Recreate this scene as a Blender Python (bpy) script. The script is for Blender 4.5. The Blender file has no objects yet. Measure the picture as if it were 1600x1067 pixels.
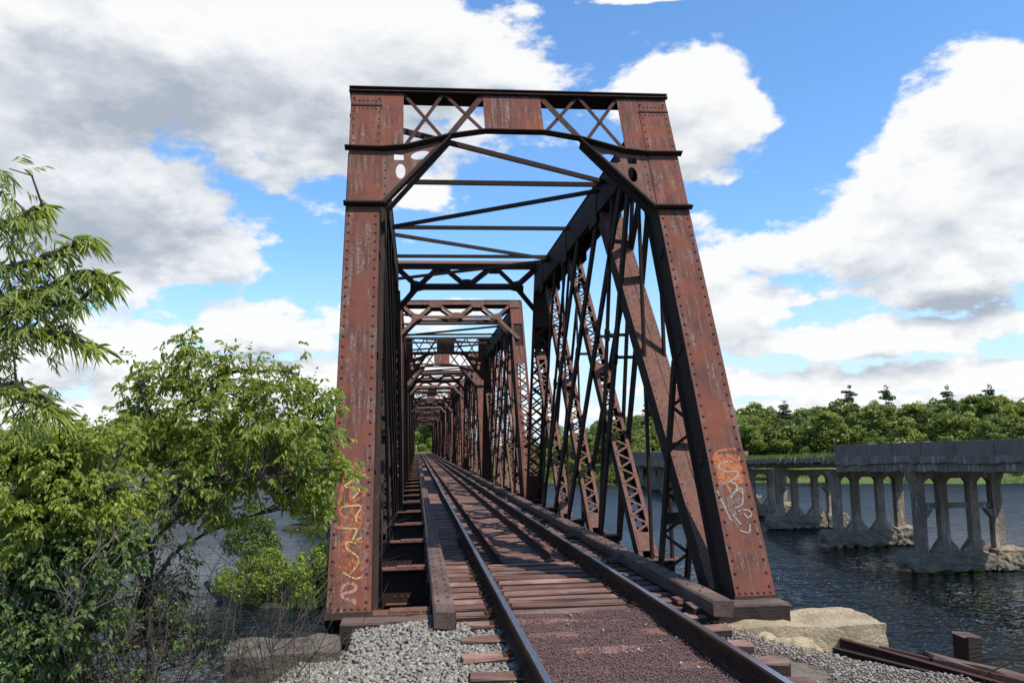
import bpy, math, random
import numpy as np
from mathutils import Vector, Matrix, Euler
R = math.radians
random.seed(7); RNG = np.random.default_rng(11)
S = bpy.context.scene
COL = S.collection

# ------------------------------------------------------------------ camera
F = Vector((0.1114729, 0.98668645, 0.11842146)).normalized()
RT = Vector((0.99374698, -0.10991107, -0.01965939)).normalized()
UP = RT.cross(F).normalized()
cd = bpy.data.cameras.new('camera'); cam = bpy.data.objects.new('camera', cd); COL.objects.link(cam)
cd.sensor_width = 36; cd.lens = 36*1338.34/1600; cd.clip_start = .05; cd.clip_end = 6000
cam.matrix_world = Matrix(((RT.x, UP.x, -F.x, -1.5995), (RT.y, UP.y, -F.y, 0), (RT.z, UP.z, -F.z, 1.5436), (0, 0, 0, 1)))
S.camera = cam

# ------------------------------------------------------------------ sun, sky, exposure
SUN_AZ, SUN_EL = 180-50, 57          # degrees clockwise from +Y (the sun stands behind the camera, to its right)
sd = bpy.data.lights.new('sun', 'SUN'); sd.energy = 5.0; sd.angle = R(.53); sd.color = (1, .95, .87)
sun = bpy.data.objects.new('sun', sd); COL.objects.link(sun)
sv = Vector((math.sin(R(SUN_AZ))*math.cos(R(SUN_EL)), math.cos(R(SUN_AZ))*math.cos(R(SUN_EL)), math.sin(R(SUN_EL))))
sun.rotation_euler = sv.to_track_quat('Z', 'Y').to_euler(); sun.location = sv*30
S.view_settings.view_transform = 'Standard'; S.view_settings.look = 'None'
S.view_settings.exposure = 0.13; S.view_settings.gamma = 1; S.view_settings.use_curve_mapping = False

class NT:
    """small helper for node trees"""
    def __init__(s, tree): s.t = tree; s.n = tree.nodes; s.l = tree.links
    def new(s, typ, **kw):
        n = s.n.new(typ)
        for k, v in kw.items(): setattr(n, k, v)
        return n
    def set(s, sock, v):
        if isinstance(v, bpy.types.NodeSocket): s.l.new(v, sock)
        else: sock.default_value = v
    def m(s, op, a, b=None, c=None, clamp=False):
        n = s.new('ShaderNodeMath', operation=op); n.use_clamp = clamp
        for i, v in enumerate((a, b, c)):
            if v is not None: s.set(n.inputs[i], v)
        return n.outputs[0]
    def vm(s, op, a, b=None, out=0):
        n = s.new('ShaderNodeVectorMath', operation=op)
        s.set(n.inputs[0], a)
        if b is not None: s.set(n.inputs[1], b)
        return n.outputs['Value' if op == 'LENGTH' else 0]
    def noise(s, vec, scale, detail=4, rough=.55, dist=0, out='Fac'):
        n = s.new('ShaderNodeTexNoise'); 
        if vec is not None: s.l.new(vec, n.inputs['Vector'])
        n.inputs['Scale'].default_value = scale; n.inputs['Detail'].default_value = detail
        n.inputs['Roughness'].default_value = rough; n.inputs['Distortion'].default_value = dist
        return n.outputs[out]
    def ramp(s, fac, stops):
        n = s.new('ShaderNodeValToRGB'); s.l.new(fac, n.inputs[0]); e = n.color_ramp.elements
        while len(e) > 1: e.remove(e[0])
        for i, (p, c) in enumerate(stops):
            k = e[0] if i == 0 else e.new(p)
            k.position = p; k.color = (*c, 1) if len(c) == 3 else c
        return n.outputs[0]
    def mr(s, v, a, b, c=0., d=1., smooth=True):
        n = s.new('ShaderNodeMapRange'); n.interpolation_type = 'SMOOTHSTEP' if smooth else 'LINEAR'
        s.set(n.inputs['Value'], v)
        for k, x in zip(('From Min', 'From Max', 'To Min', 'To Max'), (a, b, c, d)): n.inputs[k].default_value = x
        return n.outputs[0]
    def mix(s, f, a, b):
        n = s.new('ShaderNodeMix', data_type='RGBA'); s.set(n.inputs[0], f)
        for i, v in ((6, a), (7, b)):
            if isinstance(v, tuple): v = (*v[:3], 1)
            s.set(n.inputs[i], v)
        return n.outputs[2]
    def xyz(s, x, y, z):
        n = s.new('ShaderNodeCombineXYZ')
        for i, v in enumerate((x, y, z)): s.set(n.inputs[i], v)
        return n.outputs[0]
    def sep(s, v):
        n = s.new('ShaderNodeSeparateXYZ'); s.l.new(v, n.inputs[0]); return n.outputs

BLOBS=[(-0.255, 0.419, 0.42, 0.159), (-0.361, 0.27, 0.201, 0.111), (-0.005, 0.458, 0.178, 0.079), (-0.23, 0.212, 0.081, 0.042), (0.103, 0.425, 0.086, 0.041), (-0.494, 0.313, 0.158, 0.178), (0.31, 0.387, 0.079, 0.058), (0.364, 0.345, 0.062, 0.055), (0.323, 0.331, 0.052, 0.035), (0.637, 0.315, 0.093, 0.074), (0.579, 0.26, 0.122, 0.072), (0.505, 0.208, 0.123, 0.051), (0.417, 0.203, 0.055, 0.032), (0.349, 0.193, 0.054, 0.058), (0.602, 0.164, 0.136, 0.066), (0.379, 0.155, 0.077, 0.036), (0.549, 0.108, 0.20, 0.026), (0.502, 0.060, 0.318, 0.020), (0.435, 0.030, 0.399, 0.018), (-0.173, 0.136, 0.104, 0.039), (-0.372, 0.097, 0.153, 0.046), (-0.393, 0.044, 0.229, 0.026), (-0.207, 0.072, 0.222, 0.035), (0.03, 0.152, 0.083, 0.022), (0.029, 0.078, 0.148, 0.03), (0.001, 0.292, 0.046, 0.019), (0.285, 0.492, 0.084, 0.008)]
DARK=[(-0.297, 0.256, 0.213, 0.081), (-0.036, 0.362, 0.227, 0.063), (-0.352, 0.367, 0.218, 0.082), (0.60, 0.135, 0.08, 0.02), (-0.166, 0.101, 0.104, 0.018)]
def build_world():
    w = bpy.data.worlds.new('World'); S.world = w; w.use_nodes = True
    T = NT(w.node_tree); T.n.clear()
    sky = T.new('ShaderNodeTexSky', sky_type='NISHITA'); sky.sun_disc = False
    sky.sun_elevation = R(SUN_EL); sky.sun_rotation = R(SUN_AZ); sky.air_density = 1.0; sky.dust_density = .6; sky.ozone_density = 2.5
    gen = T.new('ShaderNodeTexCoord').outputs['Generated']
    d = T.vm('NORMALIZE', gen); x, y, z = T.sep(d)
    az = T.m('ARCTAN2', x, y); el = T.m('ARCSINE', z)
    def density(dv, fine):
        elv = T.m('ADD', el, dv)
        pos = T.xyz(az, elv, 0.0)
        best = None
        for a, e, ra, re in BLOBS:
            q = T.vm('MULTIPLY', T.vm('SUBTRACT', pos, (a, e, 0)), (1/ra, 1/re, 0))
            l = T.vm('LENGTH', q)
            if best is None: best = l
            else:
                n = T.new('ShaderNodeMath', operation='SMOOTH_MIN'); T.set(n.inputs[0], best); T.set(n.inputs[1], l); n.inputs[2].default_value = .18; best = n.outputs[0]
        p3 = T.xyz(T.m('MULTIPLY', az, 1.0), T.m('MULTIPLY', elv, 1.7), 0.0)
        # noise is read on the direction itself, flattened towards the horizon, so that it has no seam
        sc = T.vm('MULTIPLY', T.vm('ADD', d, T.xyz(0.0, 0.0, dv)), (1, 1, 1.9))
        n1 = T.noise(sc, 6.5, 9, .60, .15)
        n2 = T.noise(sc, 2.2, 3, .5)
        n3 = T.noise(sc, 19, 5, .6)
        amp = T.m('ADD', T.m('MULTIPLY', T.m('SUBTRACT', n1, .5), 3.1), T.m('MULTIPLY', T.m('SUBTRACT', n3, .5), T.mr(z, .04, .3, 3.2, 1.5)))
        core = T.m('MULTIPLY', T.m('SUBTRACT', 1.06, best), 1.35)
        core = T.m('MAXIMUM', core, -.95)
        # free cloud field for the sky that the picture does not show
        away = T.mr(y, .35, .75, 1, 0)
        high = T.mr(z, .5, .75, 0, 1)
        free = T.m('MULTIPLY', T.m('MAXIMUM', away, high), T.m('MULTIPLY', T.m('SUBTRACT', n2, .37), 2.2))
        core = T.m('ADD', core, free)
        return T.m('ADD', core, amp), n1, n2
    den, n1, n2 = density(0.0, 1)
    den2, _, _ = density(.034, 0)
    fac = T.mr(den, -.02, .42)
    thick = T.mr(den2, .15, 1.15)
    dk = None
    for a, e, ra, re in DARK:
        l = T.vm('LENGTH', T.vm('MULTIPLY', T.vm('SUBTRACT', T.xyz(az, el, 0.0), (a, e, 0)), (1/ra, 1/re, 0)))
        v = T.mr(l, 1.25, .25)
        dk = v if dk is None else T.m('MAXIMUM', dk, v)
    lump = T.mr(n1, .38, .66, -.22, .22)
    relief = T.m('SUBTRACT', den2, den)
    g = T.m('ADD', T.m('MULTIPLY', thick, .26), T.m('MULTIPLY', dk, .50))
    g = T.m('ADD', g, T.m('MULTIPLY', relief, .34)); g = T.m('SUBTRACT', g, T.m('MULTIPLY', lump, .5)); g = T.m('MAXIMUM', T.m('MINIMUM', g, 1.0), 0.0)
    k = 1/0.12
    ccol = T.ramp(g, [(0, (.91*k, .91*k, .90*k)), (.35, (.76*k, .78*k, .81*k)), (.7, (.55*k, .59*k, .64*k)), (1, (.40*k, .445*k, .51*k))])
    skyb = T.mix(T.mr(z, 0, .24, .75, 0), T.vm('MULTIPLY', sky.outputs[0], (1.08, 1.49, 1.80)), (.70*k, .82*k, .94*k))
    col = T.mix(T.m('MULTIPLY', fac, .97), skyb, ccol)
    bg = T.new('ShaderNodeBackground'); T.l.new(col, bg.inputs[0]); bg.inputs[1].default_value = .12
    out = T.new('ShaderNodeOutputWorld'); T.l.new(bg.outputs[0], out.inputs[0])
    w.cycles.sampling_method = 'MANUAL'; w.cycles.sample_map_resolution = 512
build_world()

# ------------------------------------------------------------------ materials
MAT = {}
def mat(name, fn):
    m = bpy.data.materials.new(name); m.use_nodes = True; T = NT(m.node_tree); T.n.clear()
    out = T.new('ShaderNodeOutputMaterial'); bs = T.new('ShaderNodeBsdfPrincipled'); T.l.new(bs.outputs[0], out.inputs[0])
    bs.inputs['Specular IOR Level'].default_value = .3
    fn(T, bs, out); MAT[name] = m; return m
def objc(T): return T.new('ShaderNodeTexCoord').outputs['Object']
def scale(T, v, s): return T.vm('MULTIPLY', v, s)
def bump(T, bs, h, strength=.3, dist=.02):
    b = T.new('ShaderNodeBump'); b.inputs['Strength'].default_value = strength; b.inputs['Distance'].default_value = dist
    T.l.new(h, b.inputs['Height']); T.l.new(b.outputs[0], bs.inputs['Normal'])
def rust(c0, c1, pale, amount, red=None):
    def fn(T, bs, out):
        o = objc(T)
        n = T.noise(o, 3.2, 6, .62); f = T.noise(o, 38, 5, .7)
        st = T.noise(scale(T, o, (14, 14, 1.1)), 1.5, 6, .68)
        col = T.mix(T.mr(n, .35, .65), c0, c1)
        if red: col = T.mix(T.mr(T.noise(o, 1.3, 4, .6), .5, .68), col, red)
        col = T.mix(T.m('MULTIPLY', T.mr(f, .5, .75), .5), col, tuple(.45*c for c in c0))
        pm = T.m('MULTIPLY', T.mr(st, .43, .70), T.m('MULTIPLY', T.mr(n, .37, .58), amount))
        pm = T.m('MULTIPLY', pm, T.mr(f, .38, .6))
        col = T.mix(pm, col, pale)
        T.l.new(col, bs.inputs['Base Color']); bs.inputs['Roughness'].default_value = .85; bs.inputs['Specular IOR Level'].default_value = .18
        bump(T, bs, T.m('ADD', f, n), .35, .006)
    return fn
mat('rust_paint', rust((.155, .054, .033), (.088, .037, .026), (.30, .22, .185), .8, (.185, .056, .032)))
mat('rust_bright', rust((.165, .075, .052), (.11, .052, .038), (.28, .2, .165), .7))
mat('rust_dark_shade', rust((.040, .024, .017), (.026, .017, .013), (.09, .055, .04), .5))  # dark bar steel, also carrying painted-in shade for chords, inner faces and webs
mat('rust_mid', rust((.068, .029, .021), (.042, .021, .016), (.16, .1, .08), .4))
mat('rivet_steel', rust((.13, .05, .035), (.08, .035, .028), (.2, .13, .1), .3))
def wood(c0, c1, c2):
    def fn(T, bs, out):
        o = objc(T); inf = T.new('ShaderNodeObjectInfo').outputs['Random']
        ov = T.vm('ADD', o, T.xyz(T.m('MULTIPLY', inf, 37.0), T.m('MULTIPLY', inf, 11.0), 0.0))
        g = T.noise(scale(T, ov, (1.2, 30, 30)), 1.6, 6, .7); n = T.noise(ov, 2.6, 5, .6)
        col = T.mix(T.mr(g, .35, .65), c0, c1); col = T.mix(T.mr(n, .45, .7), col, c2)
        col = T.mix(T.m('MULTIPLY', T.mr(g, .54, .66), .75), col, (.02, .013, .01))
        # side shade painted in by normal over creosote brown; upper face stays light
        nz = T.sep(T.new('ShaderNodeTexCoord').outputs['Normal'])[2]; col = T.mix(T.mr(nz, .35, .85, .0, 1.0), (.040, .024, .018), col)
        br = T.m('MULTIPLY_ADD', inf, .75, .6)
        T.l.new(T.vm('MULTIPLY', col, T.xyz(br, br, br)), bs.inputs['Base Color']); bs.inputs['Roughness'].default_value = .85
        bump(T, bs, g, .8, .02)
    return fn
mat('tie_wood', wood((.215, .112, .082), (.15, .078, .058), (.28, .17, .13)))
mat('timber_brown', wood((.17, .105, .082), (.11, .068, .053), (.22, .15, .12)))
def woody(src, name):
    # the same timber with the grain along Y instead of X
    pass
def wood_y(c0, c1, c2):
    def fn(T, bs, out):
        o = objc(T)
        g = T.noise(scale(T, o, (30, .8, 30)), 1.6, 6, .7); n = T.noise(o, 1.6, 5, .6)
        col = T.mix(T.mr(g, .35, .65), c0, c1); col = T.mix(T.mr(n, .45, .7), col, c2)
        T.l.new(T.mix(T.m('MULTIPLY', T.mr(g, .54, .68), .7), col, (.02, .013, .01)), bs.inputs['Base Color'])
        bs.inputs['Roughness'].default_value = .85; bump(T, bs, g, .7, .015)
    return fn
mat('guard_wood', wood_y((.12, .074, .058), (.08, .05, .04), (.16, .105, .083)))
def railfn(T, bs, out):
    o = objc(T); n = T.noise(scale(T, o, (8, 1, 8)), 3, 5, .6)
    T.l.new(T.mix(T.mr(n, .4, .65), (.075, .036, .022), (.042, .022, .014)), bs.inputs['Base Color']); bs.inputs['Roughness'].default_value = .9; bs.inputs['Specular IOR Level'].default_value = .12
mat('rail_rust', railfn)
def railtop(T, bs, out):
    o = objc(T); n = T.noise(scale(T, o, (30, .6, 8)), 6, 4, .6); x, y, z = T.sep(o)
    bs.inputs['Metallic'].default_value = .9
    T.l.new(T.mix(n, (.38, .39, .42), (.27, .26, .27)), bs.inputs['Base Color'])
    T.l.new(T.mr(n, .3, .7, .22, .42), bs.inputs['Roughness'])
mat('rail_polished', railtop)
def rockfn(stops, rough=.9):
    def fn(T, bs, out):
        r = T.new('ShaderNodeNewGeometry').outputs['Random Per Island']
        c = T.ramp(r, stops); n = T.noise(objc(T), 60, 3, .6)
        T.l.new(T.mix(T.m('MULTIPLY', n, .5), c, tuple(x*.55 for x in stops[1][1])), bs.inputs['Base Color']); bs.inputs['Roughness'].default_value = rough
    return fn
mat('ballast_stone', rockfn([(0, (.14, .125, .10)), (.3, (.25, .23, .19)), (.6, (.335, .31, .26)), (.8, (.24, .18, .13)), (1, (.46, .43, .37))]))
mat('brown_gravel', rockfn([(0, (.16, .12, .09)), (.4, (.26, .21, .17)), (.8, (.33, .29, .25)), (1, (.4, .36, .31))]))
mat('ore_pellets', rockfn([(0, (.11, .06, .055)), (.5, (.165, .095, .086)), (1, (.23, .14, .122))]))
def dirt(c0, c1, c2, s=4):
    def fn(T, bs, out):
        o = objc(T); n = T.noise(o, s, 8, .65); f = T.noise(o, s*14, 4, .7)
        col = T.mix(T.mr(n, .35, .65), c0, c1); col = T.mix(T.mr(f, .5, .75), col, c2)
        T.l.new(col, bs.inputs['Base Color']); bs.inputs['Roughness'].default_value = .95; bump(T, bs, f, .8, .03)
    return fn
mat('cinder_bed', dirt((.14, .08, .07), (.11, .063, .056), (.18, .11, .098), 5))
mat('bank_soil', dirt((.17, .13, .095), (.10, .08, .055), (.27, .22, .17), 2))
mat('far_bank_grass', dirt((.11, .13, .035), (.06, .10, .02), (.17, .16, .06), .35))
mat('reed_grass', dirt((.12, .17, .035), (.08, .13, .025), (.19, .2, .07), 1.5))
def stone(c0, c1, c2, s=3):
    def fn(T, bs, out):
        o = objc(T); n = T.noise(o, s, 8, .62); f = T.noise(o, s*9, 6, .7); v = T.new('ShaderNodeTexVoronoi'); T.l.new(o, v.inputs['Vector']); v.inputs['Scale'].default_value = s*2.2
        col = T.mix(T.mr(n, .38, .62), c0, c1); col = T.mix(T.m('MULTIPLY', T.mr(f, .52, .72), .8), col, c2)
        T.l.new(col, bs.inputs['Base Color']); bs.inputs['Roughness'].default_value = .92
        bump(T, bs, T.m('ADD', T.m('MULTIPLY', f, .7), n), 1.0, .05)
    return fn
mat('pale_limestone', stone((.50, .385, .235), (.38, .285, .17), (.22, .155, .09), 3.5))
mat('grey_stone', stone((.19, .145, .10), (.11, .085, .062), (.34, .31, .27), 5))
def concfn(T, bs, out):
    o = objc(T); n = T.noise(o, .9, 8, .65); f = T.noise(o, 9, 6, .7)
    st = T.noise(scale(T, o, (5, 5, .55)), 1.2, 7, .7)
    col = T.mix(T.mr(n, .38, .64), (.25, .185, .13), (.40, .31, .225)); col = T.mix(T.mr(f, .45, .75), col, (.15, .105, .07))
    col = T.mix(T.m('MULTIPLY', T.mr(st, .54, .66), .85), col, (.56, .54, .50))
    T.l.new(col, bs.inputs['Base Color']); bs.inputs['Roughness'].default_value = .95; bs.inputs['Specular IOR Level'].default_value = .1; bump(T, bs, T.m('ADD', f, n), .9, .06)
mat('old_concrete', concfn)
mat('parapet_concrete', stone((.21, .165, .125), (.27, .215, .165), (.13, .10, .075), 1.1))
mat('footing_concrete', stone((.27, .22, .15), (.2, .165, .12), (.11, .09, .07), 1.6))
def leaf(c0, c1, c2, tr=.35):
    def fn(T, bs, out):
        r = T.new('ShaderNodeNewGeometry').outputs['Random Per Island']; oi = T.new('ShaderNodeObjectInfo').outputs['Random']
        c = T.ramp(r, [(0, c0), (.55, c1), (.93, c2), (1, tuple(min(1, x*1.5) for x in c2))])
        br = T.m('MULTIPLY_ADD', oi, .5, .75)
        c = T.vm('MULTIPLY', c, T.xyz(br, T.m('MULTIPLY_ADD', oi, .42, .79), br))
        T.l.new(c, bs.inputs['Base Color']); bs.inputs['Roughness'].default_value = .5; bs.inputs['Specular IOR Level'].default_value = .35
        t = T.new('ShaderNodeBsdfTranslucent'); T.l.new(T.vm('MULTIPLY', c, (1.6, 1.5, .6)), t.inputs[0])
        mx = T.new('ShaderNodeMixShader'); mx.inputs[0].default_value = tr
        T.l.new(bs.outputs[0], mx.inputs[1]); T.l.new(t.outputs[0], mx.inputs[2]); T.l.new(mx.outputs[0], out.inputs[0])
    return fn
mat('box_elder_leaf', leaf((.165, .22, .032), (.235, .29, .046), (.34, .36, .075), .5))
mat('dark_leaf', leaf((.07, .115, .028), (.10, .155, .036), (.15, .2, .055)))
mat('willow_leaf', leaf((.18, .24, .05), (.24, .30, .075), (.32, .36, .13), .48))
mat('yellow_green_leaf', leaf((.14, .20, .022), (.19, .26, .03), (.25, .30, .05), .42))
mat('wet_soil', dirt((.05, .045, .025), (.03, .03, .018), (.08, .07, .04), 2))
mat('far_leaf', leaf((.115, .15, .03), (.165, .205, .038), (.23, .26, .06), .35))
mat('far_leaf_deep', leaf((.07, .115, .022), (.105, .16, .03), (.15, .20, .042), .3))
mat('pine_needle', leaf((.04, .075, .022), (.06, .10, .03), (.085, .13, .04), .15))
mat('bark', stone((.11, .085, .065), (.06, .045, .035), (.19, .165, .14), 9))
mat('twig_bark', stone((.17, .125, .10), (.11, .08, .065), (.24, .19, .16), 9))
mat('pale_twig', stone((.26, .22, .18), (.19, .16, .13), (.33, .3, .26), 9))
def waterfn(T, bs, out):
    o = objc(T)
    bs.inputs['Base Color'].default_value = (.010, .013, .014, 1); bs.inputs['Roughness'].default_value = .05; bs.inputs['IOR'].default_value = 1.33
    bs.inputs['Specular IOR Level'].default_value = .5
    T.l.new(T.mr(T.sep(o)[1], 20, 60, .06, .42), bs.inputs['Roughness'])
    a = T.noise(scale(T, o, (1.0, 1.5, 1)), 1.3, 2, .45, .6); b = T.noise(scale(T, o, (.12, .3, 1)), .5, 3, .5); c = T.noise(scale(T, o, (1., 1.6, 1)), 4.0, 1, .5, .3)
    h = T.m('MULTIPLY', T.m('ADD', a, T.m('MULTIPLY', c, .22)), T.mr(b, .35, .65, .30, 1.0))
    bump(T, bs, h, 1.0, .55)
mat('water', waterfn)
def spray(col, edge=.45):
    def fn(T, bs, out):
        o = objc(T); n = T.noise(o, 30, 7, .75)
        T.l.new(T.mix(T.mr(n, .4, .7), col, tuple(c*.7 for c in col)), bs.inputs['Base Color']); bs.inputs['Roughness'].default_value = .7
        tr = T.new('ShaderNodeBsdfTransparent'); mx = T.new('ShaderNodeMixShader'); T.l.new(T.mr(n, edge-.1, edge+.06, 0, 1), mx.inputs[0])
        T.l.new(tr.outputs[0], mx.inputs[1]); T.l.new(bs.outputs[0], mx.inputs[2]); T.l.new(mx.outputs[0], out.inputs[0])
    return fn
mat('spray_orange', spray((.42, .125, .04), .49)); mat('spray_yellow', spray((.50, .33, .12), .45)); mat('spray_pink', spray((.40, .20, .15), .46)); mat('spray_white', spray((.33, .30, .24), .46))

# ------------------------------------------------------------------ mesh helpers
BOXF = [(0, 3, 2, 1), (4, 5, 6, 7), (0, 1, 5, 4), (1, 2, 6, 5), (2, 3, 7, 6), (3, 0, 4, 7)]
class MB:
    def __init__(s): s.v = []; s.f = []; s.mi = []; s.cur = 0; s.smooth = False
    def add(s, vs, fs):
        b = len(s.v); s.v += [tuple(v) for v in vs]; s.f += [tuple(i+b for i in f) for f in fs]; s.mi += [s.cur]*len(fs)
    def box(s, x0, x1, y0, y1, z0, z1):
        s.add([(x0, y0, z0), (x1, y0, z0), (x1, y1, z0), (x0, y1, z0), (x0, y0, z1), (x1, y0, z1), (x1, y1, z1), (x0, y1, z1)], BOXF)
    def beam(s, p, q, w, h, side=None):
        """bar from p to q; w across 'side', h across the third direction"""
        p = Vector(p); q = Vector(q); d = (q-p).normalized()
        sd_ = Vector(side) if side else (Vector((1, 0, 0)) if abs(d.x) < .9 else Vector((0, 1, 0)))
        a = (sd_ - d*sd_.dot(d)).normalized(); b = d.cross(a).normalized()
        vs = []
        for c in (p, q):
            for i, j in ((-1, -1), (1, -1), (1, 1), (-1, 1)): vs.append(c+a*(w/2*i)+b*(h/2*j))
        s.add(vs, BOXF)
    def prism(s, pts, vec):
        n = len(pts); v = [Vector(p) for p in pts]; vs = v+[p+Vector(vec) for p in v]
        s.add(vs, [tuple(range(n))[::-1], tuple(range(n, 2*n))]+[(i, (i+1) % n, n+(i+1) % n, n+i) for i in range(n)])
    def tube(s, pts, rad, k=6, cap=True):
        pts = [Vector(p) for p in pts]; rad = rad if hasattr(rad, '__len__') else [rad]*len(pts)
        b = len(s.v); up = Vector((.31, .2, .93)).normalized()
        for i, p in enumerate(pts):
            d = (pts[min(i+1, len(pts)-1)]-pts[max(i-1, 0)]).normalized()
            a = d.cross(up); a = a.normalized() if a.length > 1e-4 else Vector((1, 0, 0)); c = d.cross(a)
            for j in range(k):
                t = 2*math.pi*j/k; s.v.append(tuple(p+(a*math.cos(t)+c*math.sin(t))*rad[i]))
        for i in range(len(pts)-1):
            for j in range(k):
                s.f.append((b+i*k+j, b+i*k+(j+1) % k, b+(i+1)*k+(j+1) % k, b+(i+1)*k+j)); s.mi.append(s.cur)
        if cap:
            s.f.append(tuple(b+j for j in range(k))[::-1]); s.f.append(tuple(b+(len(pts)-1)*k+j for j in range(k))); s.mi += [s.cur]*2
    def rivet(s, c, n, r=.02, h=.015):
        c = Vector(c); n = Vector(n).normalized(); a = n.orthogonal().normalized(); b_ = n.cross(a); k = 6
        vs = [c+(a*math.cos(t)+b_*math.sin(t))*r for t in [2*math.pi*i/k for i in range(k)]]
        vs += [c+(a*math.cos(t)+b_*math.sin(t))*r*.65+n*h*.8 for t in [2*math.pi*i/k for i in range(k)]]+[c+n*h]
        s.add(vs, [(i, (i+1) % k, k+(i+1) % k, k+i) for i in range(k)]+[(k+i, k+(i+1) % k, 2*k) for i in range(k)])
    def build(s, name, mats, parent=None, mesh_only=False):
        me = bpy.data.meshes.new(name); me.from_pydata(s.v, [], s.f)
        for m in ([mats] if isinstance(mats, str) else mats): me.materials.append(MAT[m])
        if any(s.mi): me.polygons.foreach_set('material_index', s.mi)
        if s.smooth: me.polygons.foreach_set('use_smooth', [True]*len(s.f))
        me.update()
        if mesh_only: return me
        return link(name, me, parent)
def link(name, me, parent=None):
    o = bpy.data.objects.new(name, me); COL.objects.link(o)
    if parent: o.parent = parent
    return o
def npmesh(name, verts, faces, mats, smooth=False):
    """verts Nx3, faces MxK arrays"""
    me = bpy.data.meshes.new(name); n, k = faces.shape
    me.vertices.add(len(verts)); me.vertices.foreach_set('co', np.asarray(verts, np.float32).ravel())
    me.loops.add(n*k); me.loops.foreach_set('vertex_index', faces.astype(np.int32).ravel())
    me.polygons.add(n); me.polygons.foreach_set('loop_start', np.arange(0, n*k, k, dtype=np.int32))
    if smooth: me.polygons.foreach_set('use_smooth', np.ones(n, bool))
    me.materials.append(MAT[mats]); me.update(calc_edges=True); me.validate(); return me
def tag(o, label=None, cat=None, group=None, kind=None):
    if label: o['label'] = label
    if cat: o['category'] = cat
    if group: o['group'] = group
    if kind: o['kind'] = kind
    return o
def empty(name, loc=(0, 0, 0), label=None, cat=None, group=None, rz=0):
    o = bpy.data.objects.new(name, None); COL.objects.link(o); o.location = loc; o.rotation_euler.z = rz; o.empty_display_size = .2
    return tag(o, label, cat, group)
def copy_tree(o, parent=None):
    c = o.copy(); COL.objects.link(c)
    if parent: c.parent = parent
    for ch in list(o.children): copy_tree(ch, c)
    return c
def timber_mesh(name, m, size, segs=8, jit=.006, ch=.012, axis='x', seed=0):
    """sawn timber with worn edges, centred on its bottom face, long axis x"""
    rnd = random.Random(seed); L, W, H = size; mb = MB(); ring = []
    prof = [(-W/2+ch, 0), (W/2-ch, 0), (W/2, ch), (W/2, H-ch), (W/2-ch, H), (-W/2+ch, H), (-W/2, H-ch), (-W/2, ch)]
    vs = []; fs = []
    for i in range(segs+1):
        x = -L/2+L*i/segs; e = .6 if i in (0, segs) else 1
        for (y, z) in prof:
            jx = rnd.uniform(-jit, jit)*(1.5 if e < 1 else 0)
            p = (x+jx, y+rnd.uniform(-jit, jit), z+rnd.uniform(-jit, jit))
            if axis == 'y': p = (-p[1], p[0], p[2])
            if axis == 'z': p = (p[1], p[2]-H/2, p[0]+L/2)
            vs.append(p)
    for i in range(segs):
        for j in range(8): fs.append((i*8+j, i*8+(j+1) % 8, (i+1)*8+(j+1) % 8, (i+1)*8+j))
    fs += [tuple(range(8))[::-1], tuple(segs*8+j for j in range(8))]
    mb.add(vs, fs); return mb.build(name, m, mesh_only=True)
def fbm(x, y, z=0., o=4, s=1.):
    from mathutils import noise
    return noise.fractal(Vector((x*s, y*s, z*s)), 1., 2., o)
def rock(name, m, center, size, seed=0, rough=.12, sub=4, box=.75, rz=0, parent=None):
    import bmesh
    bm = bmesh.new(); bmesh.ops.create_cube(bm, size=2); bmesh.ops.subdivide_edges(bm, edges=bm.edges[:], cuts=2**sub-1, use_grid_fill=True)
    from mathutils import noise
    for v in bm.verts:
        p = v.co.copy(); sph = p.normalized()*1.15; q = p*box+sph*(1-box)
        w_ = Vector((p.x*size[0]/2, p.y*size[1]/2, p.z*size[2]/2)); k_ = 1.4/min(size); mn = min(size)/2
        d = noise.fractal(w_*k_+Vector((seed*7.1, 0, 0)), 1, 2, 5)*rough*2.2+noise.fractal(w_*k_*4+Vector((0, seed*3.3, 0)), 1, 2, 3)*rough*.8
        n_ = sph.normalized(); q += Vector((n_.x*d*mn/(size[0]/2), n_.y*d*mn/(size[1]/2), n_.z*d*mn/(size[2]/2)))
        v.co = Vector((q.x*size[0]/2, q.y*size[1]/2, (q.z+1)*size[2]/2))
    me = bpy.data.meshes.new(name); bm.to_mesh(me); bm.free(); me.materials.append(MAT[m])
    o = link(name, me, parent); o.location = center; o.rotation_euler.z = rz; return o
ICO = None
def ico_arrays():
    t = (1+5**.5)/2
    v = np.array([(-1, t, 0), (1, t, 0), (-1, -t, 0), (1, -t, 0), (0, -1, t), (0, 1, t), (0, -1, -t), (0, 1, -t), (t, 0, -1), (t, 0, 1), (-t, 0, -1), (-t, 0, 1)], float)
    v /= np.linalg.norm(v[0])
    f = np.array([(0, 11, 5), (0, 5, 1), (0, 1, 7), (0, 7, 10), (0, 10, 11), (1, 5, 9), (5, 11, 4), (11, 10, 2), (10, 7, 6), (7, 1, 8), (3, 9, 4), (3, 4, 2), (3, 2, 6), (3, 6, 8), (3, 8, 9), (4, 9, 5), (2, 4, 11), (6, 2, 10), (8, 6, 7), (9, 8, 1)])
    return v, f
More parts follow.
